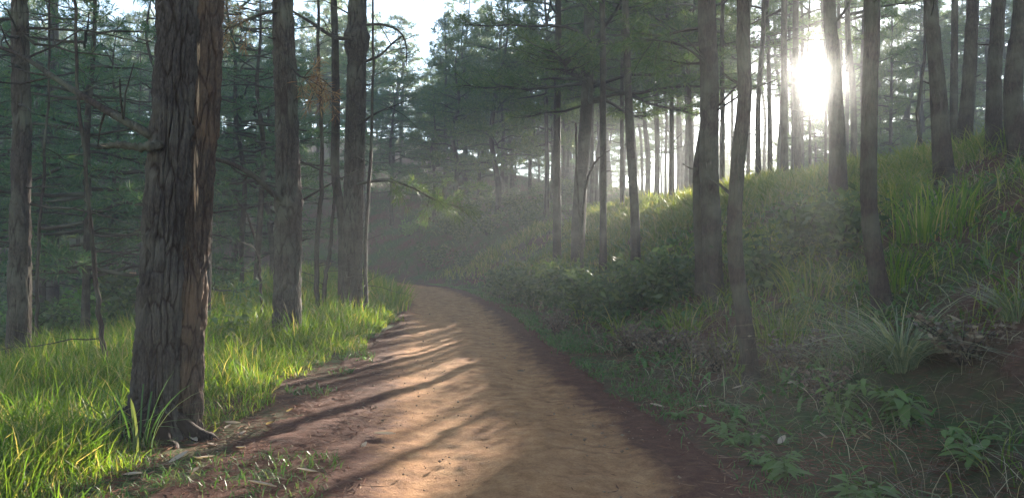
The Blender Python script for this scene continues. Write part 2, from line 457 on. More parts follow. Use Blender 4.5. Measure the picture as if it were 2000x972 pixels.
def bark_disp(th, z, r, cell, seed, stretch=6.0):
    """fissured bark: cellular plates stretched along the stem; 0 in the cracks, 1 on the plates"""
    ncol = max(5, int(round(2 * math.pi * r / cell)))
    u = th / (2 * math.pi) * ncol; v = z / (cell * stretch)
    u = u + 0.45 * vnoise(np.cos(th) * 3 + seed, np.sin(th) * 3, z * 2.6) + .2 * vnoise(np.cos(th) * 7, np.sin(th) * 7 + seed, z * 9); v = v + 0.5 * vnoise(np.cos(th) * 2, np.sin(th) * 2 + seed, z * 4)
    iu, iv = np.floor(u), np.floor(v)
    f1 = np.full(u.shape, 9.0); f2 = f1.copy()
    for a in (-1, 0, 1):
        for b in (-1, 0, 1):
            cu, cv = iu + a, iv + b
            cw = np.mod(cu, ncol)
            jx = hash3(cw, cv, np.full_like(cu, seed)); jy = hash3(cw, cv, np.full_like(cu, seed + 50))
            d = np.hypot(cu + jx - u, cv + jy - v)
            f2 = np.where(d < f1, f1, np.minimum(f2, d)); f1 = np.minimum(f1, d)
    return np.clip((f2 - f1) / 0.42, 0, 1) ** 0.6

def trunk_mesh(name, ctr, rad, nth, nz, mat, amp=0.012, cell=0.07, seed=1, flare=0.4, flare_h=0.3, second=None, zpow=1.0, zsplit=None):
    """ctr: control points (x,y,z) local, rad: (z, r) pairs. second: (z, dx, dy, r) rows of a second fused stem."""
    ctr = np.asarray(ctr, float)
    H = ctr[-1, 2]; z0 = ctr[0, 2]
    c = spline(ctr, 400)
    if zsplit:   # fine rings up to zsplit, coarse above
        zz = np.concatenate([np.linspace(z0, zsplit, int(nz * 0.8), endpoint=False), np.linspace(zsplit, H, nz - int(nz * 0.8))])
    else:
        zz = z0 + (H - z0) * np.linspace(0, 1, nz) ** zpow
    cx = np.interp(zz, c[:, 2], c[:, 0]); cy = np.interp(zz, c[:, 2], c[:, 1])
    rad = np.asarray(rad, float)
    r = np.interp(zz, rad[:, 0], rad[:, 1])
    th = np.arange(nth) * 2 * math.pi / nth
    TH, ZZ = np.meshgrid(th, zz); R = np.repeat(r[:, None], nth, 1)
    if second is not None:
        s2 = np.asarray(second, float)
        dx, dy, r2 = (np.interp(zz, s2[:, 0], s2[:, k])[:, None] for k in (1, 2, 3))
        b = np.cos(TH) * dx + np.sin(TH) * dy
        disc = b * b - (dx * dx + dy * dy) + r2 * r2
        ex = np.where(disc > 0, b + np.sqrt(np.maximum(disc, 0)), 0)
        R = np.maximum(R, ex)
    fl = np.exp(-(ZZ - max(z0, 0)) / flare_h) * flare
    R = R * (1 + np.minimum(fl, flare) * (0.65 + 0.5 * np.sin(TH * 3 + seed) + 0.3 * np.sin(TH * 5 + 2 * seed)))
    R = R * (1 + 0.05 * fbm(np.cos(TH) * 1.3 + seed, np.sin(TH) * 1.3, ZZ * 1.3, oct=2))
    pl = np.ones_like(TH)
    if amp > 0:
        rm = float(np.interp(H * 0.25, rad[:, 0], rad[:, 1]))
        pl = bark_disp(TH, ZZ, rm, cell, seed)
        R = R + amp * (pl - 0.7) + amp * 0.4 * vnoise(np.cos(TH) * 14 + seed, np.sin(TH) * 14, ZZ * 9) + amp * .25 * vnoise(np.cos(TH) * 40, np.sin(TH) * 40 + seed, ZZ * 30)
    V = np.stack([cx[:, None] + R * np.cos(TH), cy[:, None] + R * np.sin(TH), ZZ], -1).reshape(-1, 3)
    i = np.arange(nz - 1)[:, None] * nth; j = np.arange(nth)[None]; j2 = (j + 1) % nth
    Q = np.stack([i + j, i + j2, i + nth + j2, i + nth + j], -1).reshape(-1, 4)
    top = len(V); V = np.concatenate([V, [[cx[-1], cy[-1], H]]])
    T = np.stack([np.full(nth, top), (nz - 1) * nth + np.arange(nth), (nz - 1) * nth + (np.arange(nth) + 1) % nth], -1)
    me = mesh_np(name, V, Q, T, True, mat)
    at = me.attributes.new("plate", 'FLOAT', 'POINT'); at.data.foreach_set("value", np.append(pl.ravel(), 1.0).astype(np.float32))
    return me

def needle_tufts(P, A, n, L, wd, spread=0.85, g=None):
    """n flat needles round every tuft point P with axis A"""
    g = g or rng
    P = np.repeat(P, n, 0); A = np.repeat(A, n, 0)
    d = g.normal(size=P.shape); d /= np.linalg.norm(d, axis=1, keepdims=True)
    d = A * (1 - spread * 0.45) + d * spread; d /= np.linalg.norm(d, axis=1, keepdims=True)
    ln = L * g.uniform(0.65, 1.15, (len(P), 1))
    sd = np.cross(d, g.normal(size=P.shape)); sd /= np.linalg.norm(sd, axis=1, keepdims=True) + 1e-9
    ww = wd * g.uniform(0.7, 1.2, (len(P), 1))
    P = P + A * g.uniform(-0.06, 0.06, (len(P), 1))
    mid = P + d * ln * 0.55
    tip = P + d * ln + np.array([0, 0, -0.12]) * ln
    V = np.stack([P, mid + sd * ww / 2, tip, mid - sd * ww / 2], 1).reshape(-1, 3)
    k = np.arange(len(P)) * 4
    return V, np.stack([k, k + 1, k + 2, k + 3], -1)

def bough(acc_b, tp, ta, p0, phi, L, rise, droop, r0, g, dens=1.0, start=0.3, bare=False):
    """one limb with side shoots; collects tuft points"""
    t = np.linspace(0, 1, 7)
    wob = np.cumsum(g.normal(size=(7, 3)) * L * 0.018, 0); wob[0] = 0
    pts = np.stack([math.cos(phi) * L * t, math.sin(phi) * L * t, L * (rise * t - droop * t ** 2 + 0.35 * droop * t ** 4)], -1) + wob + p0
    acc_b.add(*tube(pts, r0 * (1 - 0.8 * t), 5))
    if bare and dens <= 0: return pts
    ns = max(3, int(L * 3.2 * dens))
    for q in range(ns):
        u = start + (1 - start) * (q + g.uniform(0, 1)) / ns
        u = min(u, 0.99)
        i = min(int(u * 6), 5); f = u * 6 - i
        b = pts[i] * (1 - f) + pts[i + 1] * f
        ax = pts[i + 1] - pts[i]; ax /= np.linalg.norm(ax)
        a2 = phi + (1 if q % 2 else -1) * g.uniform(0.45, 1.05)
        l2 = L * g.uniform(0.16, 0.34) * (1.15 - 0.6 * u) + 0.12
        dr = np.array([math.cos(a2), math.sin(a2), g.uniform(-0.05, 0.45)])
        e = b + dr * l2
        mid = (b + e) / 2 + np.array([0, 0, -0.04 * l2])
        acc_b.add(*tube([b, mid, e], [r0 * 0.3, r0 * 0.2, r0 * 0.1], 3))
        if bare: continue
        nt_ = max(2, int(l2 * 6.0))
        for k in range(nt_):
            v = 0.25 + 0.75 * (k + 0.6) / nt_
            tp.append(b + (e - b) * v); ta.append(dr / np.linalg.norm(dr) * 0.7 + np.array([0, 0, 0.5]))
    if not bare:
        tp.append(pts[-1]); ta.append(ax + np.array([0, 0, 0.3]))
    return pts

def crown_meshes(seed, Hc, R, nwh, nbr=(3, 5), tuft=13, L=0.24, wd=0.022, low=0.75, droop=0.25, rise=0.3, mat='needles', dens=1.0, shape=0.9, gap=0.0):
    g = np.random.default_rng(seed)
    ab = Acc(); tp, ta = [], []
    for i in range(nwh):
        f = (i + g.uniform(-0.25, 0.25)) / nwh
        f = min(max(f, 0), 0.99)
        prof = (low + (1 - low) * min(1, f / 0.3)) * (1 - f ** 1.6) ** shape + 0.08
        ph = g.uniform(0, 6.28)
        nb = g.integers(nbr[0], nbr[1] + 1)
        for b in range(nb):
            if g.uniform() < gap: continue
            Lb = R * prof * g.uniform(0.55, 1.12)
            bough(ab, tp, ta, np.array([0, 0, f * Hc + g.uniform(-.2, .2)]), ph + b * 6.283 / nb + g.uniform(-0.35, 0.35), Lb,
                  rise * (0.4 + 1.2 * f) + g.uniform(-.08, .08), droop * (1 - f * 0.6), 0.014 + 0.012 * Lb, g, dens)
    tp.append(np.array([0, 0, Hc])); ta.append(np.array([0, 0, 1.0]))
    V, Q = needle_tufts(np.array(tp), np.array(ta), tuft, L, wd, g=g)
    return mesh_np("crown", V, Q, mat=M[mat]), ab.mesh("branches", M['twig'], True)

CROWN = {}
for i in range(4):
    CROWN['tall%d' % i] = (crown_meshes(100 + i, 8.5, 3.1, 11, tuft=12), 8.5)
for i in range(3):
    CROWN['far%d' % i] = (crown_meshes(140 + i, 8.0, 2.9, 12, tuft=11, L=0.32, wd=0.042, dens=0.95, low=.9), 8.0)
for i in range(4):
    CROWN['young%d' % i] = (crown_meshes(180 + i, 7.5, 2.9, 13, tuft=11, L=0.26, wd=0.024, low=0.95, droop=0.15, rise=0.15, mat='needles_blue', shape=0.8), 7.5)
CROWN['tiered'] = (crown_meshes(220, 9.0, 5.4, 8, nbr=(4, 6), tuft=13, L=0.26, wd=0.026, low=0.9, droop=0.10, rise=0.14, shape=0.6, dens=1.05), 9.0)
CROWN['sparse'] = (crown_meshes(221, 8.0, 3.6, 7, nbr=(2, 4), tuft=11, low=0.8, droop=0.15, rise=0.2, gap=0.2), 8.0)

for i in range(2):
    CROWN['open%d' % i] = (crown_meshes(230 + i, 9.0, 3.2, 10, nbr=(3, 4), tuft=10, L=.28, wd=.03, low=0.85, droop=0.15, rise=0.2, gap=0.15), 9.0)

def dead_boughs(seed, zs, R, trunk_r=0.1, up=0.2, side=None, each=False):
    """bare dead side branches with twigs"""
    g = np.random.default_rng(seed)
    ab = Acc(); out_ = []
    for z in zs:
        phi = g.uniform(0, 6.28) if side is None else side + g.uniform(-0.8, 0.8)
        L = R * g.uniform(0.35, 1.1)
        bough(ab, [], [], np.array([math.cos(phi) * trunk_r * .6, math.sin(phi) * trunk_r * .6, z]), phi, L, up + g.uniform(-.25, .3), 0.2, 0.010 + 0.009 * L, g, dens=g.uniform(0.4, 1.1), bare=True)
        if each: out_.append(ab.mesh("dead_branch", M['twig'], True)); ab = Acc()
    return out_ if each else ab.mesh("dead_branches", M['twig'], True)

# shared slim stems for the trees farther off: unit-height-ish, 18 m
STEM = []
for i in range(6):
    g = np.random.default_rng(300 + i)
    c = [(0, 0, -0.6)] + [(0.14 * k ** .8 * g.normal() * 0.5, 0.14 * k ** .8 * g.normal() * 0.5, 3.0 * k) for k in range(1, 7)]
    STEM.append(trunk_mesh("trunk", c, [(-0.6, .150), (0, .145), (2, .125), (9, .10), (18, .02)], 12, 46, M['bark'], 0.006, 0.10, i, 0.35, 0.3))
DEAD = [dead_boughs(330 + i, np.random.default_rng(i).uniform(2.2, 10, 16), 1.5) for i in range(4)]

def far_tree(x, y, H, dia, crown, label, group, seed, dead=True, hb=None, cs=None):
    u = x * math.cos(SUN_AZ) - y * math.sin(SUN_AZ)
    if -14 < u < -1.9 and y > 28 and hb is not None and x > -4:     # clear-stemmed or low trees where the low sun comes through to the track
        tz = hz(x, y)
        lo = .202 * (y - 3) / .93 + 1.4 - tz
        if lo < H - 3: hb = max(hb, lo)
        else:
            H = max(4.5, min(H, .202 * (y - 32) / .93 - tz - .3)); hb = min(hb, H * .3); cs = min(cs or 1, H / 9)
    g = np.random.default_rng(seed)
    e = link("pine_tree", None, loc=(x, y, hz(x, y)), rotz=g.uniform(0, 6.28))
    e.empty_display_size = 0.3
    tag(e, label, "pine tree", group)
    s = dia / 0.25
    link("trunk", STEM[seed % 6], e, scale=(s, s, H / 18.0))
    (cm, bm), Hc = CROWN[crown]
    hb = hb if hb is not None else H - Hc * (cs or 1)
    sc_ = ((H + 0.2 - hb) / Hc)
    sxy = cs or sc_
    link("crown", cm, e, (0, 0, hb), g.uniform(0, 6.28), (sxy, sxy, sc_))
    o = link("branches", bm, e, (0, 0, hb), 0, (sxy, sxy, sc_)); o.rotation_euler = e.children[1].rotation_euler
    if dead:
        tag(link("dead_branches", DEAD[seed % 4], e, rotz=g.uniform(0, 6.28), scale=(1, 1, max(.5, hb / 10))), kind="stuff")
    return e

HERO = {}
def snags(e, n, seed, z0=1.2, z1=8.0):
    """short dead stubs where branches broke off, each a part of its tree"""
    c, rr = HERO[e.name]; g = np.random.default_rng(seed)
    for k in range(n):
        z = g.uniform(z0, z1); a = g.uniform(0, 6.28)
        r = np.interp(z, rr[:, 0], rr[:, 1]); b = np.array([np.interp(z, c[:, 2], c[:, 0]), np.interp(z, c[:, 2], c[:, 1]), z])
        d = np.array([math.cos(a), math.sin(a), g.uniform(-.1, .7)]); l = g.uniform(.08, .22) if g.uniform() < .65 else g.uniform(.4, 1.1)
        p = b + d * r * .6; m = p + d * (l * .5 + r * .4) + g.normal(size=3) * l * .05
        ac = Acc(); ac.add(*tube([p, p + d * r * .5, m, m + d * l * .5 + np.array([0, 0, g.uniform(-.2, .2)]) * l], [.026, .02, .014, .007], 6))
        link("branch_stub", ac.mesh("branch_stub", M['bark'], True), e)

def hero(label, line, d, widths, H, crown=None, hb=8.0, cs=1.0, nth=40, nz=150, mat='bark', amp=0.010, cell=0.08, seed=1, flare=0.3, flare_h=0.3,
         group=None, second=None, dead=None, stretch_top=True, name="pine_tree", crown_rot=None, zsplit=None, ds=None):
    """line: (px, py) down the stem's middle from the foot upwards, at d metres; widths: (py, pixel width)"""
    ds = ds or [d] * len(line)
    W = np.array([px(p, q, dd) for (p, q), dd in zip(line, ds)])
    x0, y0 = W[0, 0], W[0, 1]
    zb = hz(x0, y0)
    e = link(name, None, loc=(x0, y0, zb)); e.empty_display_size = 0.3
    tag(e, label, "pine tree", group)
    L = W - np.array([x0, y0, zb])
    L = L[L[:, 2] > 0.25]
    low = np.array([[0, 0, -0.4], [0, 0, 0]])
    tilt = (L[-1] - L[0])[:2] / max(1e-3, (L[-1] - L[0])[2]) if len(L) > 1 else np.zeros(2)
    topz = L[-1, 2]
    up = []
    for f in (0.35, 0.7, 1.0):
        zz = topz + (H - topz) * f
        up.append([L[-1, 0] + tilt[0] * 0.35 * (zz - topz), L[-1, 1] + tilt[1] * .35 * (zz - topz), zz])
    ctr = np.concatenate([low, L, up])
    rr = sorted((CAMZ + (486 - q) / 1540 * d - zb, wpx * d / 1540 / 2) for q, wpx in widths)
    rr = [(-0.4, rr[0][1])] + rr + [(H * .8, rr[-1][1] * 0.5), (H, 0.02)]
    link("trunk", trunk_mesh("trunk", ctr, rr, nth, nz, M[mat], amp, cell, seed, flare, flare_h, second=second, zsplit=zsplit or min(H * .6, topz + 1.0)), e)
    if crown:
        (cm, bm), Hc = CROWN[crown]
        c = spline(ctr, 300)
        s = (H - hb) / Hc
        cx, cy = np.interp(hb + 0.4 * (H - hb), c[:, 2], c[:, 0]), np.interp(hb + 0.4 * (H - hb), c[:, 2], c[:, 1])
        rz = seed * 1.7 if crown_rot is None else crown_rot
        link("crown", cm, e, (cx, cy, hb), rz, (s * cs, s * cs, s)); tag(link("branches", bm, e, (cx, cy, hb), rz, (s * cs, s * cs, s)), kind="stuff")
    HERO[e.name] = (spline(ctr, 300), np.array(rr))
    if dead is not None:
        for dm in dead: link("dead_branch", dm, e)
    return e

def limb(e, pts_px, d, r0, r1, name="branch", mat='twig', twigs=0, seed=0, n=14, ds=None, tufts=0, tuft_mat='needles', nside=8):
    """a limb drawn along photographed points, child of tree e"""
    ds = ds or [d] * len(pts_px)
    W = np.array([px(p, q, dd) for (p, q), dd in zip(pts_px, ds)]) - np.array(e.location)
    g = np.random.default_rng(seed)
    W[1:] += g.normal(size=W[1:].shape) * 0.01
    c = spline(W, n)
    ab = Acc()
    t = np.linspace(0, 1, n)
    ab.add(*tube(c, r0 + (r1 - r0) * t, nside))
    tp, ta = [], []
    for k in range(twigs):
        i = int(g.uniform(0.25, 0.98) * (n - 2))
        ax = c[i + 1] - c[i]; ax /= np.linalg.norm(ax)
        dv = ax * 0.6 + g.normal(size=3) * 0.6; dv /= np.linalg.norm(dv)
        l = g.uniform(0.25, 0.8)
        e2 = c[i] + dv * l
        ab.add(*tube([c[i], (c[i] + e2) / 2 + g.normal(size=3) * 0.03, e2], [r1 * 0.8, r1 * 0.6, r1 * 0.35], 4))
        for j in range(tufts):
            v = 0.3 + 0.7 * (j + .5) / tufts
            tp.append(c[i] + (e2 - c[i]) * v); ta.append(dv)
    o = link(name, ab.mesh(name, M[mat], True), e)
    if tp:
        V, Q = needle_tufts(np.array(tp), np.array(ta), 16, 0.20, 0.012, g=g)
        link("needles", mesh_np("needles", V, Q, mat=M[tuft_mat]), o)
    return o

# --- the trees beside the track, left
t1 = hero("massive old pine with fused double trunk and fissured bark at the path's left edge",
          [(304, 850), (309, 700), (317, 540), (327, 400), (338, 260), (346, 110), (350, 0)], 6.6,
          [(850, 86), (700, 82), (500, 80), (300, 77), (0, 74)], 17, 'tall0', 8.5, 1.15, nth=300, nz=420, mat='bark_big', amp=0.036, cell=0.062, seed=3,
          flare=0.55, flare_h=0.19, zsplit=4.4)
limb(t1, [(318, 278), (285, 262), (200, 212), (110, 150), (40, 112), (-30, 80)], 6.6, 0.044, 0.014, twigs=9, seed=4, ds=[6.6, 6.5, 6.7, 6.9, 7.1, 7.2], mat='bark')
w2 = np.array([px(p, q, 6.72) for p, q in [(360, 830), (366, 700), (374, 540), (384, 400), (396, 260), (405, 110), (409, 0)]]) - np.array(t1.location)
w2 = np.concatenate([[w2[0] - np.array([0, 0, .5])], w2, w2[-1:] + np.array([[.25, .1, 5.0], [.3, .1, 9.0]])])
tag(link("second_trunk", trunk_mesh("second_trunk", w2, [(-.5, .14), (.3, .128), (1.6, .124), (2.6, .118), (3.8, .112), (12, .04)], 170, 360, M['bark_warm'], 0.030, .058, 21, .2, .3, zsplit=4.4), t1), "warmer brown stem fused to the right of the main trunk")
def stub(e, pts, ds, seed):
    """a snapped-off limb: knobbly, with a splintered end"""
    g = np.random.default_rng(seed)
    W = np.array([px(p, q, dd) for (p, q), dd in zip(pts, ds)]) - np.array(e.location)
    c = spline(W, 30); n = 12
    V, Q, T = tube(c, np.linspace(.042, .026, 30) * (1 + .16 * g.normal(size=30)), n, cap=True)
    V[:-1] += g.normal(size=V[:-1].shape) * .0035
    V[-1] -= (c[-1] - c[-2]) * 1.5
    end = V[-1 - n:-1]; V[-1 - n:-1] = end + (c[-1] - c[-3]) * g.uniform(-.5, 3.2, (n, 1))
    a = Acc(); a.add(V, Q, T)
    o = link("broken_branch", a.mesh("broken_branch", M['bark'], True), e)
    w_ = Acc()
    for k in range(7):
        d = (c[-1] - c[-4]); d = d / np.linalg.norm(d) + g.normal(size=3) * .15
        p = c[-2] + g.normal(size=3) * .008
        w_.add(*tube([p, p + d * g.uniform(.03, .09)], [.008, .001], 4))
    tag(link("splinters", w_.mesh("splinters", M['wood'], True), o), kind="stuff")
stub(t1, [(318, 282), (295, 286), (270, 288), (240, 283), (212, 285)], [6.5, 6.36, 6.32, 6.3, 6.3], 5)
def roots(e, n, seed, r, L):
    """root ridges running out from the foot of a trunk into the soil"""
    g = np.random.default_rng(seed); bx, by = e.location.x, e.location.y
    for k in range(n):
        a = k * 6.283 / n + g.uniform(-.4, .4); t = np.linspace(0, 1, 12); l = L * g.uniform(.7, 1.2)
        aa = a + .5 * g.uniform(-1, 1) * t
        xx = np.cos(aa) * (r * .45 + l * t); yy = np.sin(aa) * (r * .45 + l * t)
        zz = height(bx + xx, by + yy, base=False) - e.location.z + .05 + .36 * r * 2 * (1 - t) ** 2.2 - .17 * t ** 2.5 + .015 * np.sin(t * 9 + k)
        c = np.stack([xx, yy, zz], -1) + g.normal(size=(12, 3)) * .006
        ac = Acc(); ac.add(*tube(c, r * (.42 - .30 * t) * (1 + .12 * g.normal(size=12)), 9))
        link("root", ac.mesh("root", M['bark_big'], True), e)
roots(t1, 8, 71, .21, .6)
# torn bare wood beside the cleft, its pale colour standing in for sunlight there
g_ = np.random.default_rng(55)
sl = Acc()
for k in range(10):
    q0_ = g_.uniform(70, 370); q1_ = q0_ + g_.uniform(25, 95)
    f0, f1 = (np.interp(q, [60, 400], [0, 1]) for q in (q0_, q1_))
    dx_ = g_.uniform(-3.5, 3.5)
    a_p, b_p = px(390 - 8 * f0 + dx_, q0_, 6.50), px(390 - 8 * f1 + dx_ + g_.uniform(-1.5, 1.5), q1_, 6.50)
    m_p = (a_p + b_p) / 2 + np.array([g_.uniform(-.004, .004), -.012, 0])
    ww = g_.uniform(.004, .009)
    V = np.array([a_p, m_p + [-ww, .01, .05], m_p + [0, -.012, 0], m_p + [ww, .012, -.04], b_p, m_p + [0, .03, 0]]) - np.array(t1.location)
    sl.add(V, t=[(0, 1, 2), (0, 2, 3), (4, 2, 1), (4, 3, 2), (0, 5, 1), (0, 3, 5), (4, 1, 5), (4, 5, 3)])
tag(link("sunlit_wood_slivers", sl.mesh("sunlit_wood_slivers", M['wood']), t1), "torn slivers of bare wood in the cleft, coloured pale to imitate sun catching there", kind="stuff")

t2 = hero("straight pine in the left grass with a swollen knot and a bent branch",
          [(560, 668), (562, 520), (564, 400), (561, 280), (557, 140), (553, 0)], 13.4,
          [(668, 52), (560, 50), (420, 48), (395, 53), (370, 46), (200, 42), (0, 38)], 18, 'tall1', 9.5, 1.0, nth=110, nz=330, mat='bark_mid', amp=0.036, cell=0.085, seed=5, flare=0.25)
limb(t2, [(560, 398), (540, 380), (500, 346), (460, 324), (415, 310), (340, 300)], 13.2, 0.060, 0.025, twigs=4, seed=8, mat='bark', ds=[13.3, 13.1, 12.8, 12.6, 12.5, 12.5])
limb(t2, [(545, 20), (500, 30), (450, 52), (420, 50)], 13.2, 0.03, 0.010, twigs=14, seed=9, tufts=3, tuft_mat='dry_needles')
limb(t2, [(560, 120), (590, 150), (620, 150), (650, 175)], 13.2, 0.02, 0.008, twigs=10, seed=10, tufts=3, tuft_mat='dry_needles')
roots(t2, 6, 72, .20, .35)
t3 = hero("tall pine with a dark branch collar high on its trunk, beyond the knotted pine",
          [(686, 618), (688, 480), (693, 300), (696, 150), (698, 0)], 18.2,
          [(618, 42), (480, 39), (300, 37), (110, 36), (92, 46), (70, 50), (55, 36), (0, 34)], 19, 'tall2', 10.5, 1.0, nth=90, nz=300, mat='bark_mid', amp=0.034, cell=0.095, seed=7, flare=0.25)
limb(t3, [(690, 78), (650, 72), (610, 45), (560, 15), (520, -12)], 17.8, 0.05, 0.018, twigs=8, seed=12, mat='bark')
limb(t3, [(700, 50), (745, 50), (780, 62), (792, 90), (793, 130)], 18.2, 0.035, 0.012, twigs=5, seed=13)
limb(t3, [(700, 125), (740, 108), (770, 85), (785, 72)], 18.2, 0.035, 0.018, twigs=3, seed=14)
limb(t3, [(698, 245), (725, 228), (750, 215), (775, 205)], 18.0, 0.03, 0.012, twigs=3, seed=15)
limb(t3, [(698, 360), (735, 354), (775, 356), (815, 370), (850, 390), (888, 402), (905, 412)], 17.6, 0.035, 0.008, twigs=34, seed=16, tufts=3)
limb(t3, [(670, 350), (640, 338), (600, 320), (585, 312)], 18.0, 0.03, 0.01, twigs=4, seed=17)

t3b = hero("slender dark pine stem leaning against the pine with the branch collar",
           [(668, 560), (668, 430), (655, 340), (656, 200), (654, 60), (652, 0)], 18.9, [(560, 17), (300, 17), (0, 13)], 14, 'sparse', 8.5, 0.6, nth=20, nz=120, seed=8)
t4 = hero("short-looking brown pine trunk directly behind the fused double trunk",
          [(396, 690), (398, 560), (402, 420), (396, 280), (392, 120), (390, 0)], 13.5, [(690, 29), (500, 25), (200, 22), (0, 20)], 16, 'tall3', 8.0, 0.9, nth=40, nz=150, mat='bark_mid', seed=9)
t5 = hero("grey pine with many bare side twigs standing left of the fused double trunk",
          [(36, 748), (38, 560), (40, 400), (42, 200), (38, 0)], 12.0, [(748, 42), (560, 38), (300, 34), (0, 28)], 16, 'young0', 6.5, 0.85, nth=70, nz=240, mat='bark_mid', amp=0.026, cell=0.085, seed=10,
          dead=dead_boughs(61, np.random.default_rng(61).uniform(1.6, 7.0, 17), 2.0, 0.12, 0.0, each=True))
t6 = hero("pale bluish pine trunk down in the hollow behind the grass", [(100, 700), (101, 520), (102, 340), (104, 150), (104, 0)], 29, [(700, 28), (400, 24), (0, 18)], 17, 'young1', 7.5, 0.9, nth=20, nz=90, mat='bark_mid', seed=11)

def sapling(label, line, d, wpx, seed, twigs=10, group=None, tufts=0, ds=None):
    W = np.array([px(p, q, d) for p, q in line])
    x0, y0 = W[0, 0], W[0, 1]; zb = hz(x0, y0)
    e = link("sapling", None, loc=(x0, y0, zb)); e.empty_display_size = 0.2
    tag(e, label, "sapling", group)
    L = W - np.array([x0, y0, zb]); L = L[L[:, 2] > 0.2]
    c = spline(np.concatenate([[[0, 0, -0.2]], L]), 36)
    g = np.random.default_rng(seed)
    c[3:-1] += g.normal(size=c[3:-1].shape) * 0.008
    r = wpx * d / 1540 / 2
    a = Acc(); a.add(*tube(c, np.linspace(r, r * 0.45, 36), 9)); link("trunk", a.mesh("trunk", M['bark'], True), e)
    tp, ta = [], []
    for k in range(twigs):
        b = Acc()
        i = int(g.uniform(0.15, 0.97) * 35)
        phi = g.uniform(0, 6.28)
        bough(b, tp, ta, c[i], phi, g.uniform(0.4, 1.4), g.uniform(-0.1, 0.6), 0.2, 0.009, g, dens=0.8, bare=not tufts)
        link("branch", b.mesh("branch", M['twig'], True), e)
    if tp:
        V, Q = needle_tufts(np.array(tp), np.array(ta), 10, 0.2, 0.014, g=g)
        link("crown", mesh_np("crown", V, Q, mat=M['needles_blue']), e)
    return e

sapling("thin crooked bare sapling left of the fused double trunk", [(215, 745), (200, 660), (186, 540), (176, 430), (165, 300), (152, 180), (148, 60), (146, -40)], 9.2, 11, 21, 16)
sapling("very thin sapling beside the grey pine with bare twigs", [(66, 720), (72, 600), (76, 460), (88, 300), (95, 170), (96, 0)], 13.5, 8, 22, 12)
sapling("thin bare sapling between the knotted pine and the collared pine", [(622, 612), (618, 500), (627, 380), (628, 240), (622, 110), (622, -20)], 16.8, 11, 23, 14)
sapling("forked bare sapling leaning in front of the collared pine", [(634, 560), (645, 480), (652, 400), (656, 340)], 17.2, 10, 24, 5)
sapling("thin upright sapling touching the right side of the collared pine", [(714, 592), (714, 480), (722, 330), (727, 230), (728, 100), (728, -10)], 17.4, 9, 25, 14)
sapling("whip-thin bent sapling left of the knotted pine", [(512, 640), (508, 540), (490, 440), (460, 385)], 14.5, 7, 26, 6)

# --- the trees on the right bank
A = hero("dark twin-stemmed pine on the bank foot beside the path, thicker stem in front",
         [(1394, 600), (1391, 470), (1385, 330), (1386, 160), (1380, 0)], 13.6, [(600, 36), (450, 36), (300, 36), (0, 34)], 17, 'tall0', 9.5, 1.0, nth=60, nz=220, amp=0.012, cell=0.08, seed=14, flare=0.2)
g_ = np.array([px(p, q, 14.0) for p, q in [(1371, 500), (1367, 420), (1366, 330), (1378, 250), (1386, 190)]]) - np.array(A.location)
a_ = Acc(); cc = spline(np.concatenate([[[g_[0, 0], g_[0, 1], g_[0, 2] - 0.7]], g_]), 40); a_.add(*tube(cc, np.linspace(0.13, 0.10, 40), 24)); link("side_stem", a_.mesh("side_stem", M['bark'], True), A)
limb(A, [(1380, 126), (1350, 100), (1320, 85), (1280, 80), (1240, 75)], 13.5, 0.028, 0.010, twigs=8, seed=31, tufts=2)
limb(A, [(1376, 122), (1340, 124), (1300, 115), (1260, 108)], 13.8, 0.024, 0.008, twigs=10, seed=32, tufts=3)
limb(A, [(1362, 332), (1345, 328), (1333, 321)], 13.9, 0.016, 0.008, seed=33, name="branch_stub")
limb(A, [(1380, 55), (1340, 62), (1290, 70), (1250, 66), (1200, 72)], 14.0, 0.03, 0.010, twigs=16, seed=34, tufts=3)

B = hero("slim wavy pine rising from the ditch at the bank's foot", [(1468, 775), (1455, 640), (1438, 520), (1435, 420), (1444, 290), (1454, 190), (1452, 90), (1452, 0)], 8.9,
         [(775, 34), (600, 30), (400, 28), (200, 27), (0, 25)], 15, 'sparse', 8.5, 0.8, nth=60, nz=230, amp=0.008, cell=0.05, seed=15, flare=0.15)
C = hero("straight slim pine with a leaning foot above the arching grass tussock", [(1724, 655), (1712, 570), (1700, 440), (1697, 300), (1700, 150), (1704, 0)], 9.4,
         [(655, 44), (560, 34), (400, 31), (200, 30), (0, 29)], 15, 'tall1', 8.8, 0.85, nth=60, nz=230, amp=0.008, cell=0.05, seed=16, flare=0.2)
D = hero("pine trunk standing against the sun on the bank", [(1637, 385), (1636, 300), (1632, 200), (1626, 90), (1620, 0)], 14.8, [(385, 36), (300, 31), (100, 25), (0, 23)], 16, 'sparse', 9.5, 0.9, nth=40, nz=170, amp=0.009, cell=0.08, seed=17, flare=0.2)
limb(D, [(1628, 45), (1645, 30), (1660, 5), (1675, -25)], 14.8, 0.035, 0.015, twigs=4, seed=41)
E = hero("stout pine with a thick foot, first of the close row high on the bank", [(1846, 395), (1840, 300), (1832, 180), (1822, 60), (1818, 0)], 13.0, [(395, 38), (250, 33), (100, 27), (0, 25)], 16, 'sparse', 9.0, 0.9, nth=40, nz=170, amp=0.009, cell=0.08, seed=18, flare=0.2)
Ft = hero("pine with a swept curved foot, middle of the close row high on the bank", [(1884, 322), (1885, 250), (1893, 160), (1897, 60), (1900, 0)], 16.0, [(322, 32), (220, 26), (0, 21)], 16, 'sparse', 9.0, 0.9, nth=36, nz=150, seed=19, flare=0.2)
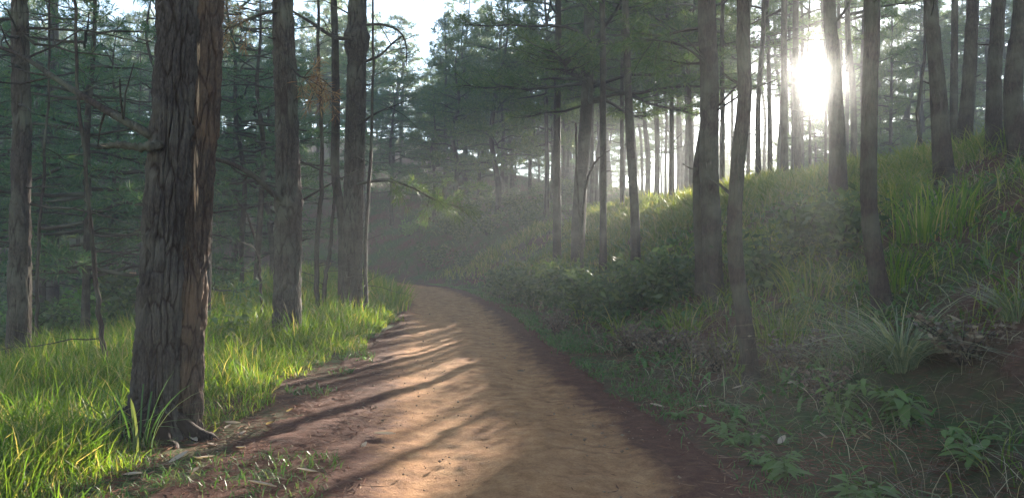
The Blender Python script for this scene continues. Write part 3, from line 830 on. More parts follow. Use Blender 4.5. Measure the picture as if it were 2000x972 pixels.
Gt = hero("pine leaning slightly behind the curved-foot one, high on the bank", [(1942, 350), (1938, 280), (1942, 150), (1950, 0)], 14.0, [(350, 34), (200, 27), (0, 24)], 16, 'tall3', 9.0, 0.9, nth=36, nz=150, seed=20, flare=0.2)
Ht = hero("dark curving pine, last of the close row high on the bank", [(1992, 372), (1984, 300), (1979, 200), (1986, 90), (1996, 0)], 12.8, [(372, 42), (200, 34), (0, 30)], 16, 'tall2', 9.0, 0.9, nth=36, nz=150, seed=21, flare=0.2)
It = hero("thin pine between the stout one and the curved-foot one", [(1862, 300), (1863, 200), (1865, 0)], 20.0, [(300, 16), (0, 12)], 16, 'sparse', 9.0, 0.9, nth=20, nz=80, seed=22, flare=0.2)
sapling("thin curved young trunk against the bright sky on the bank's crest", [(1796, 265), (1792, 220), (1800, 160), (1806, 90), (1806, 0)], 23, 9, 45, 6)
J = hero("dark pine leaning over the right side of the path's bend", [(1241, 480), (1238, 380), (1230, 260), (1225, 120), (1221, 0)], 20.0, [(480, 19), (300, 16), (0, 13)], 16, 'sparse', 9.0, 0.9, nth=30, nz=130, seed=23, flare=0.2)
K = hero("slim straight pine near the path's bend", [(1178, 475), (1178, 300), (1177, 100), (1176, 0)], 22.0, [(475, 14), (200, 12), (0, 11)], 17, 'tall2', 10, 0.8, nth=20, nz=80, seed=24)
Lt = hero("pine with wide dark tiers of foliage over the path's bend", [(1130, 440), (1136, 330), (1146, 200), (1150, 60), (1152, 0)], 26.0, [(440, 28), (260, 24), (0, 20)], 15, 'tiered', 5.0, 1.0, nth=30, nz=110, seed=25, flare=0.2)
Mt = hero("misty straight pine left of the tiered one", [(1088, 440), (1088, 250), (1090, 60), (1090, 0)], 29.0, [(440, 16), (0, 12)], 15, 'tall3', 7.0, 0.9, nth=18, nz=70, seed=26)
sapling("thin forked sapling below the tiered pine", [(1136, 505), (1134, 440), (1128, 360), (1124, 240)], 20, 8, 46, 4)
sapling("bare sapling bending right below the tiered pine", [(1138, 440), (1146, 360), (1160, 320), (1182, 300)], 21, 7, 47, 3)

for k, (e, n) in enumerate([(t2, 5), (t3, 5), (t4, 3), (A, 7), (B, 6), (C, 7), (D, 6), (E, 5), (Ft, 5), (Gt, 4), (Ht, 4), (J, 5), (K, 4), (Lt, 4), (Mt, 3)]):
    snags(e, n, 2000 + k)

# --- trees farther off, as far as they can be told apart
SUNDIR = np.array([math.sin(SUN_AZ), math.cos(SUN_AZ)])
taken = [(o.location.x, o.location.y) for o in COL.objects if o.parent is None and o.type == 'EMPTY']
def free(x, y, r): return all((x - a) ** 2 + (y - b) ** 2 > r * r for a, b in taken)

# slim trunks round the sun: (picture column, distance, stem, height)
for k, (p, d, dia, H) in enumerate([(1482, 24, .16, 15), (1505, 30, .18, 16), (1532, 24, .20, 16), (1561, 26, .22, 17), (1566, 38, .18, 16), (1668, 27, .2, 16), (1520, 46, .22, 17), (1548, 38, .18, 16), (1642, 34, .2, 16),
                                    (1690, 36, .22, 17), (1655, 40, .2, 16), (1581, 34, .12, 15), (1612, 30, .11, 14),  (1460, 40, .2, 16), (1430, 52, .22, 17), (1495, 60, .24, 18), (1410, 26, .16, 15),
                                    (1352, 33, .2, 16), (1340, 42, .2, 16), (1312, 30, .17, 16), (1282, 45, .3, 18), (1300, 55, .2, 17), (1215, 34, .18, 16), (1262, 60, .22, 17), (1240, 48, .2, 16), (1380, 60, .24, 17)]):
    x = (p - 1000) / 1540 * d
    near_sun = abs(p - 1612) < 85
    lab = "slim backlit pine trunk on the bank's crest near the sun" if near_sun else "slim pine on the bank's crest between the twin-stemmed pine and the sun" if p > 1400 else "slim hazy pine trunk rising behind the bank beyond the path"
    far_tree(x, d, H, dia, 'open%d' % (k % 2) if p > 1400 else 'far%d' % (k % 3), lab,
             "backlit pines by the sun" if near_sun else "slim backlit pines on the crest" if p > 1400 else "slim hazy pines behind the bank", 500 + k, hb=(7.6 if abs(p - 1605) < 60 else 5.6 if near_sun else (7.4, 5.6, 6.6)[k % 3] if p > 1400 else 6.5), cs=.9)
    taken.append((x, d))

for k, (p, d, H, cs) in enumerate([(1548, 50, 13, .42), (1530, 44, 13, .5), (1655, 47, 13, .42), (1676, 52, 14, .5), (1700, 46, 13, .5), (1722, 55, 14, .55), (1740, 44, 12, .5), (1662, 60, 15, .5), (1540, 60, 15, .5)]):  # added pines: their crowns keep sunlight off the near haze beside the sun
    x = (p - 1000) / 1540 * d
    far_tree(x, d, H, .2, 'far%d' % (k % 3), "narrow bushy pine added beside the sun, beyond the crest, to shade the near haze", "added shading pines beside the sun", 1300 + k, dead=False, hb=2.2, cs=cs)
    taken.append((x, d))

for k, (p, d, q) in enumerate([(1562, 48, 175), (1577, 54, 188), (1592, 46, 192), (1607, 52, 194), (1621, 47, 192), (1636, 55, 180), (1600, 62, 200), (1650, 50, 170)]):  # added low pines, tops set just under the sun to shade the near haze
    x = (p - 1000) / 1540 * d
    H = CAMZ + (486 - q) / 1540 * d - hz(x, d)
    far_tree(x, d, H, .14, 'far%d' % (k % 3), "low young pine added beyond the crest, straight below the sun, to shade the near haze", "added shading pines below the sun", 1400 + k, dead=False, hb=.4, cs=.48)

n_mist = n_left = n_hill = 0
tries = 0
while n_mist < 62 and tries < 4000:          # the misty stand beyond the bend
    tries += 1
    d = random.uniform(40, 95); p = random.uniform(860, 1420)
    x = (p - 1000) / 1540 * d
    if not free(x, d, 2.2) or abs(float(sdist(np.array([x]), np.array([d]))[0])) < 2.6: continue
    taken.append((x, d)); n_mist += 1
    H = random.uniform(14, 18) * (random.choice((.62, .85, 1)) if p < 1020 else 1)
    far_tree(x, d, H, random.uniform(.2, .34), 'far%d' % (n_mist % 3), "slender pine fading into the mist beyond the path's bend", "misty pines beyond the path's bend", 600 + n_mist, dead=False, hb=H * (random.uniform(.35, .55) if p > 1180 else random.uniform(.16, .42)), cs=random.uniform(.8, 1.1))
n_belt = tries = 0
while n_belt < 52 and tries < 6000:          # the wood thinning out behind the bank's crest
    tries += 1
    d = random.uniform(48, 120); p = random.uniform(1180, 2030)
    x = (p - 1000) / 1540 * d
    u = x * math.cos(SUN_AZ) - d * math.sin(SUN_AZ)
    if not free(x, d, 2.4) or -0.9 < u < 1.0 or abs(p - 1605) < 78 or x > 90: continue
    taken.append((x, d)); n_belt += 1
    H = random.uniform(13, 18)
    far_tree(x, d, H, random.uniform(.2, .34), 'far%d' % (n_belt % 3), "faint pine washed out by the bright haze behind the bank's crest", "faint pines behind the crest", 1000 + n_belt, dead=False, hb=H * random.uniform(.3, .55), cs=random.uniform(.8, 1.1))
for k in range(26):                          # low trees closing the rise beyond the bend
    d = random.uniform(58, 104); p = random.uniform(900, 1170)
    x = (p - 1000) / 1540 * d
    if not free(x, d, 2.0) or abs(float(sdist(np.array([x]), np.array([d]))[0])) < 3: continue
    taken.append((x, d)); H = random.uniform(7, 11)
    far_tree(x, d, H, .2, 'young%d' % (k % 4), "low bushy pine on the misty rise beyond the path's bend", "bushy pines on the misty rise", 1200 + k, dead=False, hb=H * .1, cs=random.uniform(.9, 1.2))
tries = 0
while n_left < 26 and tries < 6000:          # young pines low in the hollow on the left
    tries += 1
    d = random.uniform(17, 52); p = random.uniform(-60, 860)
    x = (p - 1000) / 1540 * d
    s_ = float(sdist(np.array([x]), np.array([d]))[0])
    if abs(s_) < 4.5 or not free(x, d, 2.6): continue
    if s_ > 0 and d < 40: continue
    taken.append((x, d)); n_left += 1
    H = random.uniform(8, 14)
    far_tree(x, d, H, random.uniform(.13, .26), 'young%d' % (n_left % 4), "taller bluish green young pine in the shaded hollow" if H > 11 else "short bushy bluish green young pine in the shaded hollow", "taller young pines in the hollow" if H > 11 else "short young pines in the hollow", 700 + n_left, dead=False, hb=H * random.uniform(.16, .42), cs=random.uniform(.8, 1.1))
tries = 0
while n_hill < 70 and tries < 6000:          # the wood on the far slope
    tries += 1
    d = random.uniform(45, 110); p = random.uniform(-80, 900)
    x = (p - 1000) / 1540 * d
    if not free(x, d, 3.0) or abs(float(sdist(np.array([x]), np.array([d]))[0])) < 3: continue
    if x < -118: continue
    taken.append((x, d)); n_hill += 1
    H = random.uniform(12, 17) * (random.choice((.62, .9)) if p > 740 else 1)
    far_tree(x, d, H, random.uniform(.2, .36), 'far%d' % (n_hill % 3), "tall pine in the dim wood on the slope across the hollow", "pines on the slope across the hollow", 800 + n_hill, dead=False, hb=H * random.uniform(.2, .5), cs=random.uniform(.9, 1.3))
for k, (p, d, H) in enumerate([(1768, 62, 14), (1805, 54, 13), (1840, 66, 16), (1905, 58, 15), (1960, 52, 14), (2000, 62, 16), (1925, 72, 16), (1870, 78, 17), (1785, 80, 16)]):
    x = (p - 1000) / 1540 * d
    far_tree(x, d, H, .28, 'far%d' % (k % 3), "pale hazy pine behind the close row on the bank", "hazy pines behind the bank's row", 900 + k, dead=False, hb=H * .22, cs=1.15)

# ------------------------------------------------------------------ grass and undergrowth
def blades(P, Hh, wd, lean, g, seg=3, curve=0.8, az=None):
    n = len(P)
    a = g.uniform(0, 6.283, n) if az is None else az
    d = np.stack([np.cos(a), np.sin(a), np.zeros(n)], -1)
    f = a + g.uniform(-1.2, 1.2, n) + 1.57
    sd = np.stack([np.cos(f), np.sin(f), np.zeros(n)], -1)
    Hh = np.broadcast_to(Hh, (n,))[:, None]; lean = np.broadcast_to(lean, (n,))[:, None]; wd = np.broadcast_to(wd, (n,))[:, None]
    rows = []
    for k in range(seg + 1):
        t = k / seg
        c = P + d * Hh * lean * t ** (1 + curve) + np.array([0, 0, 1.0]) * Hh * (t - 0.42 * np.minimum(lean, 1.5) * t ** 2.4)
        if k < seg:
            ww = wd * (1 - 0.55 * t ** 1.5) * (0.7 + 0.3 * min(1, t * 3)) / 2
            rows += [c - sd * ww, c + sd * ww]
        else: rows.append(c)
    V = np.stack(rows, 1); m = 2 * seg + 1
    b = np.arange(n)[:, None] * m
    Q = np.concatenate([b + np.array([[2 * k, 2 * k + 1, 2 * k + 3, 2 * k + 2]]) for k in range(seg - 1)]) if seg > 1 else None
    T = b + np.array([[2 * seg - 2, 2 * seg - 1, 2 * seg]])
    return V.reshape(-1, 3), Q, T

def scatter(n, xr, yr, g, ypow=1.0):
    x = g.uniform(*xr, n); y = yr[0] + (yr[1] - yr[0]) * g.uniform(0, 1, n) ** ypow
    return x, y

def in_view(x, y, m=80):
    p = 1000 + 1540 * x / np.maximum(y, .5)
    return (p > -m * 4) & (p < 2000 + m * 4)

trunks_near = np.array([(t.location.x, t.location.y) for t in (t1, t2, t3, t4, A, B, C)])

g = np.random.default_rng(5)
# left meadow grass
x, y = scatter(420000, (-13, -1.5), (3.2, 36), g, 1.35)
s = sdist(x, y)
q = -s - HW
q0 = np.interp(y, [0, 5, 8, 12, 17, 40], [1.75, 1.65, 1.15, .55, .10, .10]) + 0.28 * fbm(x * 1.3, y * 1.3, oct=2)
clump = fbm(x * 0.9, y * 0.9, oct=3)
keep = (q > q0) & (q < 9.5) & in_view(x, y) & (g.uniform(size=len(x)) < np.clip(0.75 + 0.5 * clump, .15, 1) * np.clip((10.5 - q) / 5, .15, 1))
x, y, q, q0, clump = x[keep], y[keep], q[keep], q0[keep], clump[keep]
far = np.clip(y / 12, 0.75, 2.2)
hh = (0.15 + 0.20 * np.clip(clump + .5, 0, 1.4) + 0.34 * g.uniform(size=len(x)) ** 3.5) * np.clip((q - q0) / 0.7 + .3, .3, 1) * np.interp(y, [4, 14, 18, 30], [1.0, 1.15, 1.45, 1.9])
P = np.stack([x, y, height(x, y, base=False) - 0.02], -1)
a = Acc(); a.add(*blades(P, hh, 0.0118 * far * g.uniform(.5, 1.4, len(x)), g.uniform(.15, 1.1, len(x)), g))
tag(link("meadow_grass", a.mesh("meadow_grass", M['grass'])), "bright sunlit green grass covering the verge left of the path", "grass", kind="stuff")
NG = len(x)

# right bank grass
x, y = scatter(260000, (-6, 17), (4.0, 38), g, 1.2)
s = sdist(x, y); o_ = s - HW
clump = fbm(x * 0.7 + 9, y * 0.7, oct=3)
dn = np.interp(o_, [0.9, 1.8, 3, 5, 9, 14], [0.0, .22, .5, 1, 1, .8]) * np.clip(.55 + .75 * clump, .03, 1)
bare = np.hypot(x - 4.15, (y - 6.5) * .8) < 1.0 + .35 * fbm(x * 2, y * 2, oct=2)     # patch of open red soil
keep = (o_ > 1.0) & in_view(x, y) & (g.uniform(size=len(x)) < dn) & ~bare
x, y, o_, clump = x[keep], y[keep], o_[keep], clump[keep]
hh = (0.22 + .2 * np.clip(clump + .4, 0, 1.4) + .3 * g.uniform(size=len(x)) ** 3) * np.interp(o_, [1, 4, 7], [.7, 1, 1.25])
P = np.stack([x, y, height(x, y, base=False) - 0.02], -1)
a = Acc(); a.add(*blades(P, hh, 0.015 * np.clip(y / 11, .8, 2.2) * g.uniform(.5, 1.4, len(x)), g.uniform(.2, 1.2, len(x)), g))
tag(link("bank_grass", a.mesh("bank_grass", M['bank_grass'])), "mixed green grass growing over the right bank up to its crest", "grass", kind="stuff")

# low herbs along the right edge of the track and sparse tufts on the left shoulder
x, y = scatter(120000, (-4, 4), (3.5, 36), g, 1.4)
s = sdist(x, y); o_ = np.abs(s) - HW
cl2 = fbm(x * 1.1 + 3, y * 1.1, oct=3)
right = (s > 0) & (o_ > -.05 + .1 * cl2) & (o_ < 1.15) & (g.uniform(size=len(x)) < np.clip(0.6 + .9 * cl2, 0.04, 1) * np.interp(o_, [0, .25, .7, 1.15], [.25, 1, .9, .2]))
left = (s < -1.4) & (fbm(x * 1.4 + 40, y * 1.4, oct=2) > 0.42) & (g.uniform(size=len(x)) < .55)
keep = (right | left) & in_view(x, y)
x, y, cl2 = x[keep], y[keep], cl2[keep]
P = np.stack([x, y, height(x, y, base=False) + 0.0], -1)
a = Acc(); a.add(*blades(P, g.uniform(.04, .15, len(x)), .012 * np.clip(y / 8, .8, 2) * g.uniform(.6, 1.5, len(x)), g.uniform(.4, 1.6, len(x)), g, seg=2))
tag(link("verge_herbs", a.mesh("verge_herbs", M['herb'])), "low green herbs and grass along the edges of the dirt path", "herbs", kind="stuff")

# leafy low growth over the bank
x, y = scatter(80000, (-6, 12), (4, 34), g, 1.25)
s = sdist(x, y); o_ = s - HW
cl4 = fbm(x * 1.0 + 130, y * 1.0, oct=3)
bare = np.hypot(x - 4.15, (y - 6.5) * .8) < 1.0 + .35 * fbm(x * 2, y * 2, oct=2)
keep = (o_ > .7) & (o_ < 8) & in_view(x, y) & ~bare & (g.uniform(size=len(x)) < np.interp(o_, [.7, 1.5, 4, 8], [.1, .7, .6, .2]) * np.clip(.35 + 1.1 * cl4, 0, 1))
x, y = x[keep], y[keep]
P = np.stack([x, y, height(x, y, base=False) + g.uniform(-.02, .16, len(x))], -1)
a = Acc(); a.add(*blades(P, g.uniform(.10, .26, len(x)), .045 * np.clip(y / 10, .7, 1.8) * g.uniform(.6, 1.4, len(x)), g.uniform(.8, 2.4, len(x)), g, seg=2))
tag(link("bank_undergrowth", a.mesh("bank_undergrowth", M['herb'])), "low leafy green growth matted over the right bank's face", "undergrowth", kind="stuff")

# dead grass and brush on the bank face
x, y = scatter(42000, (-3, 9), (4, 32), g, 1.2)
s = sdist(x, y); o_ = s - HW
cl3 = fbm(x * .8 + 70, y * .8, oct=3)
keep = (o_ > .5) & (o_ < 7) & in_view(x, y) & (g.uniform(size=len(x)) < np.interp(o_, [.5, 1.4, 3.5, 7], [.15, .8, .7, .15]) * np.clip(.5 + .8 * cl3, .05, 1))
x, y = x[keep], y[keep]
P = np.stack([x, y, height(x, y, base=False) - 0.01], -1)
a = Acc(); a.add(*blades(P, g.uniform(.1, .5, len(x)), .007 * np.clip(y / 8, .8, 2.2), g.uniform(.6, 2.2, len(x)), g))
tag(link("dead_brush", a.mesh("dead_brush", M['brush'])), "tangle of dead brown stems on the shaded face of the right bank", "brush", kind="stuff")
x, y = scatter(4200, (0, 10), (4, 24), g, 1.2)
s = sdist(x, y); o_ = s - HW
keep = (o_ > .8) & in_view(x, y)
x, y = x[keep], y[keep]
P = np.stack([x, y, height(x, y, base=False) - 0.01], -1)
a = Acc(); a.add(*blades(P, g.uniform(.15, .6, len(x)), .008 * np.clip(y / 8, .8, 2), g.uniform(.6, 2.4, len(x)), g, seg=4))
tag(link("dry_grass", a.mesh("dry_grass", M['dry_grass'])), "pale dry grass stalks scattered over the right bank", "dry grass", kind="stuff")

# needle and leaf litter on the left shoulder, ditch and path edges
def flat_bits(x, y, L, wd, g, lift=0.012):
    n = len(x); a = g.uniform(0, 6.283, n)
    d = np.stack([np.cos(a), np.sin(a), g.uniform(-.08, .12, n)], -1); sd = np.stack([-np.sin(a), np.cos(a), g.uniform(-.4, .4, n)], -1)
    L = np.broadcast_to(L, (n,))[:, None]; wd = np.broadcast_to(wd, (n,))[:, None]
    s_ = sdist(x, y)
    P = np.stack([x, y, height(x, y, s_, base=False) + lift + g.uniform(0, .012, n)], -1)
    V = np.stack([P - d * L / 2, P - sd * wd / 2, P + d * L / 2 + np.array([0, 0, .2]) * L * 0.2, P + sd * wd / 2], 1)
    b = np.arange(n)[:, None] * 4
    return V.reshape(-1, 3), b + np.array([[0, 1, 2, 3]])
x, y = scatter(150000, (-4.5, 4.5), (3.2, 26), g, 1.5)
s = sdist(x, y)
pr = np.where(s < 0, np.interp(-s, [1.0, 1.5, 2.8, 4.5], [.0, .5, 1, .5]), np.interp(s, [1.0, 1.5, 2.2, 4], [.03, .4, .9, .6]))
pr = pr * np.clip(.6 + .7 * fbm(x * 1.1 + 20, y * 1.1, oct=2), .05, 1)
keep = (g.uniform(size=len(x)) < pr) & in_view(x, y)
x, y = x[keep], y[keep]
a = Acc()
V, Q = flat_bits(x, y, g.uniform(.05, .18, len(x)), g.uniform(.004, .016, len(x)), g); a.add(V, Q)
tag(link("leaf_litter", a.mesh("leaf_litter", M['litter'])), "reddish brown needles and leaf litter on the path's shoulders", "leaf litter", kind="stuff")

# pebbles and clods on the track
x, y = scatter(3000, (-3, 2), (3.2, 22), g, 1.4)
s = sdist(x, y); keep = (np.abs(s + .2) < 1.7) & in_view(x, y) & (fbm(x * 1.2, y * 1.2 + 50, oct=2) > -.1); x, y, s = x[keep], y[keep], s[keep]
a = Acc()
oct_v = np.array([(1, 0, 0), (0, 1, 0), (-1, 0, 0), (0, -1, 0), (0, 0, 1), (0, 0, -1)], float)
oct_t = np.array([(0, 1, 4), (1, 2, 4), (2, 3, 4), (3, 0, 4), (1, 0, 5), (2, 1, 5), (3, 2, 5), (0, 3, 5)])
zz = height(x, y, s, base=False)
for i in range(len(x)):
    r = 0.005 + 0.012 * g.uniform() ** 4
    a.add(oct_v * r * g.uniform(.6, 1.4, (6, 3)) * np.array([1.2, 1.2, .8]) + np.array([x[i], y[i], zz[i] + .01]), t=oct_t)
M['clod'] = bark_mat("soil_clod", (0.14, 0.085, 0.055), (0.27, 0.17, 0.11), 30, .3)
tag(link("pebbles", a.mesh("pebbles", M['clod'], True)), "small stones and soil crumbs strewn on the dirt path", "pebbles", kind="stuff")

# ------------------------------------------------------------------ single plants
def leaf_mesh(name, L, Wd, mat, n=5, bend=0.35, fold=0.18):
    t = np.linspace(0, 1, n + 1)
    ww = Wd / 2 * np.sin(np.pi * np.clip(t * .92 + .06, 0, 1)) ** .8
    zz = -bend * L * t ** 2
    c = np.stack([L * t, 0 * t, zz], -1)
    lft = c + np.stack([0 * t, ww, fold * ww], -1); rgt = c + np.stack([0 * t, -ww, fold * ww], -1)
    V = np.concatenate([c, lft, rgt]); m = n + 1; i = np.arange(n)
    Q = np.concatenate([np.stack([i, i + 1, m + i + 1, m + i], -1), np.stack([i + 1, i, 2 * m + i, 2 * m + i + 1], -1)])
    return mesh_np(name, V, Q, smooth=True, mat=M[mat])
LEAF = leaf_mesh("leaf", 0.16, 0.055, 'leaf')
LEAF_SMALL = leaf_mesh("leaf", 0.10, 0.036, 'leaf', 4)
LEAF_BROAD = leaf_mesh("leaf", 0.20, 0.09, 'leaf', 5, .5)

def leafy_plant(x, y, label, seed, h=0.4, stems=5, per=8, leaf=LEAF, group=None, lean=0.5, sc_=1.0):
    g = np.random.default_rng(seed)
    e = link("leafy_plant", None, loc=(x, y, hz(x, y))); e.empty_display_size = .1
    tag(e, label, "plant", group)
    for s in range(stems):
        a = g.uniform(0, 6.28); hh = h * g.uniform(.6, 1.1); ln = lean * g.uniform(.4, 1.3)
        t = np.linspace(0, 1, 7)
        c = np.stack([math.cos(a) * hh * ln * t ** 1.5, math.sin(a) * hh * ln * t ** 1.5, hh * (t - .25 * ln * t ** 2) - .02], -1)
        ac = Acc(); ac.add(*tube(c, np.linspace(.006, .002, 7), 5))
        st = link("stem", ac.mesh("stem", M['leaf'], True), e)
        for k in range(per):
            u = .25 + .75 * (k + .5) / per
            b = np.array([np.interp(u, t, c[:, j]) for j in range(3)])
            lo = link("leaf", leaf, st, tuple(b))
            ss = sc_ * g.uniform(.65, 1.2) * (1.1 - .4 * u)
            lo.rotation_euler = (g.uniform(-.4, .4), -g.uniform(-.25, .5), a + (1 if k % 2 else -1) * g.uniform(.5, 1.6))
            lo.scale = (ss, ss, ss)
    return e

def at_px(p, d): return ((p - 1000) / 1540 * d, d)
leafy_plant(*at_px(1640, 7.0), "leafy green plant with narrow pointed leaves left of the arching tussock", 1, .5, 8, 9)
leafy_plant(*at_px(1775, 6.6), "broad-leaved dark green plant below the arching tussock", 2, .36, 7, 6, LEAF_BROAD, lean=1.1)
leafy_plant(*at_px(1430, 6.6), "pale leafy ground plant at the ditch edge below the slim wavy pine", 3, .2, 9, 6, LEAF_SMALL, lean=1.2)
leafy_plant(*at_px(1320, 7.6), "small leafy plant on the verge beside the dirt path", 4, .16, 7, 6, LEAF_SMALL, lean=1.2)
leafy_plant(*at_px(1215, 10.5), "low leafy weed at the foot of the dark bank", 5, .2, 6, 6, LEAF_SMALL, lean=1.0)
leafy_plant(*at_px(1905, 5.6), "leafy plant sprawling on the red soil of the bank", 6, .3, 6, 6, LEAF, lean=1.2)
leafy_plant(*at_px(1700, 5.2), "low leafy plant in the ditch with long drooping leaves", 7, .2, 6, 5, LEAF, lean=1.2)
leafy_plant(*at_px(1585, 10.2), "leafy weed between the slim wavy pine and the leaning-foot pine", 8, .5, 6, 8, LEAF)
leafy_plant(*at_px(452, 12.0), "bright green leafy shoot beside the brown trunk behind the double trunk", 9, 1.35, 7, 12, LEAF_BROAD, lean=.5)
leafy_plant(*at_px(1480, 6.0), "small pale plant among the verge herbs", 10, .16, 7, 5, LEAF_SMALL, lean=1.1)

gq = random.Random(21)
for k in range(16):
    d = gq.uniform(4.9, 8.5)
    ln_ = float(np.interp(d, CL[:, 1], CL[:, 0])) + HW
    leafy_plant(ln_ + gq.uniform(.35, 3.0), d, "small leafy weed in the shaded ditch and lower bank", 40 + k, gq.uniform(.12, .28), 5, 6, LEAF_SMALL if k % 3 else LEAF, "small weeds on the lower bank", gq.uniform(.7, 1.3))

def tussock(x, y, label, seed, n=90, h=.6, wd=.012, mat='tussock', group=None, lean=(.5, 2.0), name="grass_tussock", cat="tussock", spread=.12):
    g = np.random.default_rng(seed)
    r = spread * np.sqrt(g.uniform(size=n)); a = g.uniform(0, 6.283, n)
    P = np.stack([r * np.cos(a), r * np.sin(a), np.full(n, -.03)], -1)
    ac = Acc(); ac.add(*blades(P, h * g.uniform(.5, 1.15, n), wd * g.uniform(.7, 1.2, n), g.uniform(*lean, n), g, seg=6, az=a + g.uniform(-.6, .6, n)))
    e = link(name, ac.mesh(name, M[mat]), loc=(x, y, hz(x, y)))
    return tag(e, label, cat, group)
tussock(*at_px(1762, 7.6), "large arching tussock of pale narrow blades below the leaning-foot pine", 1, 240, .95, .015)
tussock(*at_px(1690, 7.9), "smaller tangled tussock left of the large arching one", 2, 110, .65)
tussock(*at_px(1615, 8.4), "drooping pale tussock beside the narrow-leaved plant", 3, 90, .5)
tussock(*at_px(1985, 7.4), "arching tussock above the patch of red soil", 4, 110, .7)
tussock(*at_px(1212, 13.0), "fan of strap-like green blades on the dark bank face", 5, 55, .75, .026, 'bank_grass', lean=(.3, 1.5))
tussock(*at_px(1810, 10.4), "clump of tall upright bright green blades high on the bank", 6, 120, .85, .020, 'grass', lean=(.05, .6), spread=.4)
tussock(*at_px(1865, 10.6), "second clump of tall bright blades under the stout pine", 7, 90, .75, .020, 'grass', lean=(.05, .7), spread=.35)
tussock(*at_px(1755, 9.6), "tall green blades just right of the leaning-foot pine", 8, 80, .7, .018, 'grass', lean=(.1, .7), spread=.3)
tussock(*at_px(1520, 10.0), "tall thin green grass clump right of the slim wavy pine", 9, 110, .7, .014, 'bank_grass', lean=(.1, .8), spread=.3)
tussock(*at_px(1580, 11.0), "tall thin grass clump between the two slim bank pines", 10, 110, .75, .014, 'bank_grass', lean=(.1, .8), spread=.35)
tussock(*at_px(1340, 12.0), "grass clump left of the twin-stemmed pine's foot", 11, 110, .6, .018, 'bank_grass', lean=(.2, 1.0), spread=.3)
tussock(*at_px(1150, 17.0), "yellow-green grass clump on the bank edge near the bend", 12, 120, .6, .024, 'grass', lean=(.2, 1.0), spread=.4)
tussock(*at_px(270, 6.1), "few long dark green blades in front of the double trunk's foot", 13, 16, .75, .020, 'herb', lean=(.1, .7), spread=.1)
tussock(*at_px(235, 6.4), "dark weed clump left of the double trunk's foot", 14, 70, .45, .016, 'herb', lean=(.3, 1.4), spread=.2)
tussock(*at_px(590, 12.6), "tall pale grass stalks right of the knotted pine's foot", 15, 40, .8, .014, 'grass', lean=(.1, .5), spread=.25)
tussock(*at_px(520, 13.2), "dry bent grass clump left of the knotted pine's foot", 16, 50, .55, .014, 'dry_grass', lean=(.3, 1.2), spread=.2)
tussock(*at_px(765, 20.5), "tall yellow-green grass tuft at the tip of the left verge", 17, 160, .95, .026, 'grass', lean=(.1, .8), spread=.5)

# shrubs
def shrub_mesh(seed, R, Hh, n, mat, leaf=.075):
    g = np.random.default_rng(seed)
    st = Acc(); tips = []
    for k in range(14):
        a = g.uniform(0, 6.28); l = Hh * g.uniform(.6, 1.1)
        e = np.array([math.cos(a) * R * g.uniform(.2, 1), math.sin(a) * R * g.uniform(.2, 1), l])
        c = spline([np.array([0, 0, -.1]), e * np.array([.35, .35, .5]), e], 7)
        st.add(*tube(c, np.linspace(.014, .004, 7), 4)); tips.append(c)
    T = np.concatenate([c[2:] for c in tips])
    P = T[g.integers(0, len(T), n)] + g.normal(size=(n, 3)) * np.array([R, R, Hh]) * .13
    P = P[P[:, 2] > 0.03]; n = len(P)
    d = g.normal(size=(n, 3)); d[:, 2] *= .6; d /= np.linalg.norm(d, axis=1, keepdims=True)
    sd = np.cross(d, g.normal(size=(n, 3))); sd /= np.linalg.norm(sd, axis=1, keepdims=True)
    L = leaf * g.uniform(.6, 1.3, (n, 1))
    V = np.stack([P - d * L, P - sd * L * .38, P + d * L, P + sd * L * .38], 1).reshape(-1, 3)
    return mesh_np("foliage", V, np.arange(n)[:, None] * 4 + np.array([[0, 1, 2, 3]]), mat=M[mat]), st.mesh("stems", M['twig'], True)
SHR = [shrub_mesh(70 + i, .75, .75, 900, 'shrub') for i in range(3)] + [shrub_mesh(80, .7, .8, 700, 'shrub_green')]
SHRB = [shrub_mesh(85 + i, .6, .5, 500, 'brush', .05) for i in range(2)]
def shrub(x, y, s, label, group, seed, src):
    e = link("shrub", None, loc=(x, y, hz(x, y)), rotz=seed * 1.3); e.empty_display_size = .2
    tag(e, label, "shrub", group)
    link("foliage", src[0], e, scale=(s, s, s)); link("stems", src[1], e, scale=(s, s, s))
g = random.Random(9)
for k, (p, d, sz) in enumerate([(975, 26, .9), (1005, 23.5, .9), (1040, 21.5, 1.0), (1075, 20, .9), (1105, 18.6, 1.0), (1135, 17, .9), (1165, 16.4, .85), (1195, 15, .8), (1245, 15.2, .9), (1290, 14.6, .9), (1330, 14.4, .8), (1500, 12.5, .9), (1560, 13.0, .9), (1640, 12, .9)]):
    shrub((p - 1000) / 1540 * d, d, sz * 1.3, "dark leafy shrub on the face of the right bank", "shrubs on the bank face", k, SHR[k % 3])
for k, (p, d, sz) in enumerate([(1085, 15.0, .8), (1230, 12.0, .8), (1290, 11.2, .8), (1350, 10.6, .7), (1545, 8.6, .8), (1400, 9.8, .7), (1880, 7.2, .8), (1600, 7.6, .6)]):
    shrub((p - 1000) / 1540 * d, d, sz, "brown dead-looking bush low on the shaded bank", "dead bushes on the bank", k + 30, SHRB[k % 2])
for k in range(46):
    for _ in range(200):
        d = g.uniform(16, 46); p = g.uniform(-20, 800); x = (p - 1000) / 1540 * d
        s_ = float(sdist(np.array([x]), np.array([d]))[0])
        if s_ < -6.5 or s_ > 3: break
    br = k % 4 == 3
    shrub(x, d, g.uniform(.9, 2.0), "bright green shrub in the hollow left of the path" if br else "dim green shrub in the hollow left of the path", "bright shrubs in the hollow" if br else "dim shrubs in the hollow", 60 + k, SHR[k % 4])
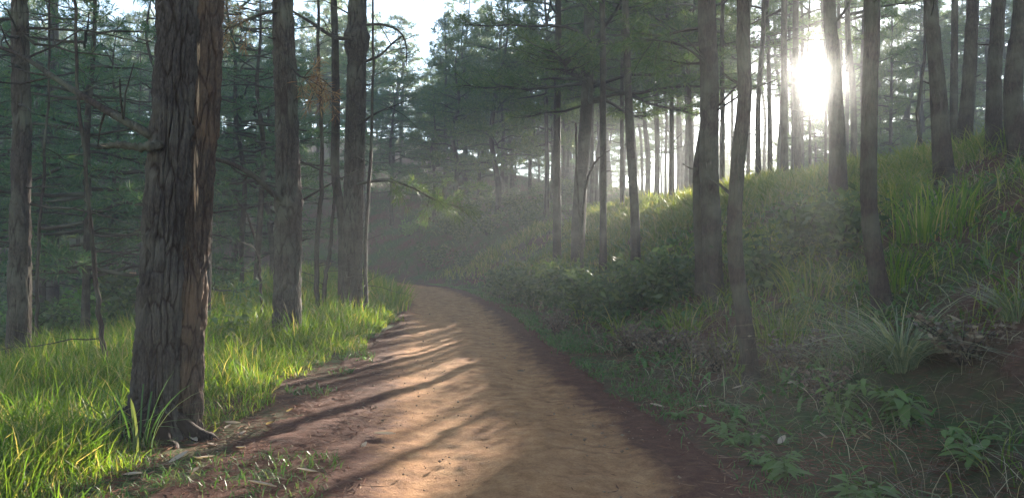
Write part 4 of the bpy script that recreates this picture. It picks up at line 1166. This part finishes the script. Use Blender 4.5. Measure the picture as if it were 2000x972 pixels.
for k in range(26):
    d = g.uniform(36, 60); p = g.uniform(820, 1120); x = (p - 1000) / 1540 * d
    if abs(float(sdist(np.array([x]), np.array([d]))[0])) < 2.8: continue
    shrub(x, d, g.uniform(.8, 1.6), "low shrub veiled by mist beyond the path's bend", "misty shrubs beyond the bend", 120 + k, SHR[k % 3])

# far ground cover on the slopes
g = np.random.default_rng(77)
x, y = scatter(60000, (-60, 30), (15, 80), g, 1.0)
s = sdist(x, y)
keep = in_view(x, y) & ((s < -7.5) | ((s > 2.0) & (y > 34)))
x, y = x[keep], y[keep]
P = np.stack([x, y, height(x, y, base=False) - .03], -1)
a = Acc(); a.add(*blades(P, g.uniform(.2, .6, len(x)), .05 * g.uniform(.6, 1.5, len(x)), g.uniform(.3, 1.6, len(x)), g, seg=2))
tag(link("undergrowth", a.mesh("undergrowth", M['shrub'])), "dark green undergrowth covering the hollow and far slopes", "undergrowth", kind="stuff")

# single fallen leaves that can be picked out
DL = [leaf_mesh("fallen_leaf", .15, .05, 'dead_leaf', 5, -.25, .5), leaf_mesh("fallen_leaf", .12, .055, 'dead_leaf', 5, .3, -.4), leaf_mesh("fallen_leaf", .19, .045, 'dead_leaf', 5, -.15, .6)]
g = random.Random(3)
for k, (p, q) in enumerate([(385, 868), (405, 872), (440, 846), (470, 836), (480, 850), (375, 902), (420, 900), (388, 925), (520, 838), (460, 880), (85, 966), (240, 940), (330, 915), (500, 900), (540, 960), (620, 930),
                            (715, 868), (730, 852), (560, 812), (430, 832)]):
    d = CAMZ * 1540 / (q - 486); x, y = (p - 1000) / 1540 * d, d
    o = link("fallen_leaf", DL[k % 3], loc=(x, y, hz(x, y) + .03)); o.rotation_euler = (g.uniform(-.3, .3), g.uniform(-.2, .2), g.uniform(0, 6.28))
    tag(o, "pale dry leaf lying on the reddish litter near the double trunk", "leaf", "dry leaves near the double trunk")
for k, (p, q) in enumerate([(1340, 780), (1362, 752), (1270, 758), (1520, 890), (1600, 870), (1535, 742), (1430, 690), (1470, 860), (1700, 912), (1880, 760)]):
    d = 6.4 + (900 - q) / 90; x, y = (p - 1000) / 1540 * d, d
    o = link("fallen_leaf", DL[k % 3], loc=(x, y, hz(x, y) + .05)); o.rotation_euler = (g.uniform(-.5, .5), g.uniform(-.4, .4), g.uniform(0, 6.28))
    tag(o, "pale dry leaf caught on the shaded right bank", "leaf", "dry leaves on the right bank")

print("TRIS", sum(len(m.polygons) for m in bpy.data.meshes), "grass", NG, "objects", len(bpy.data.objects))
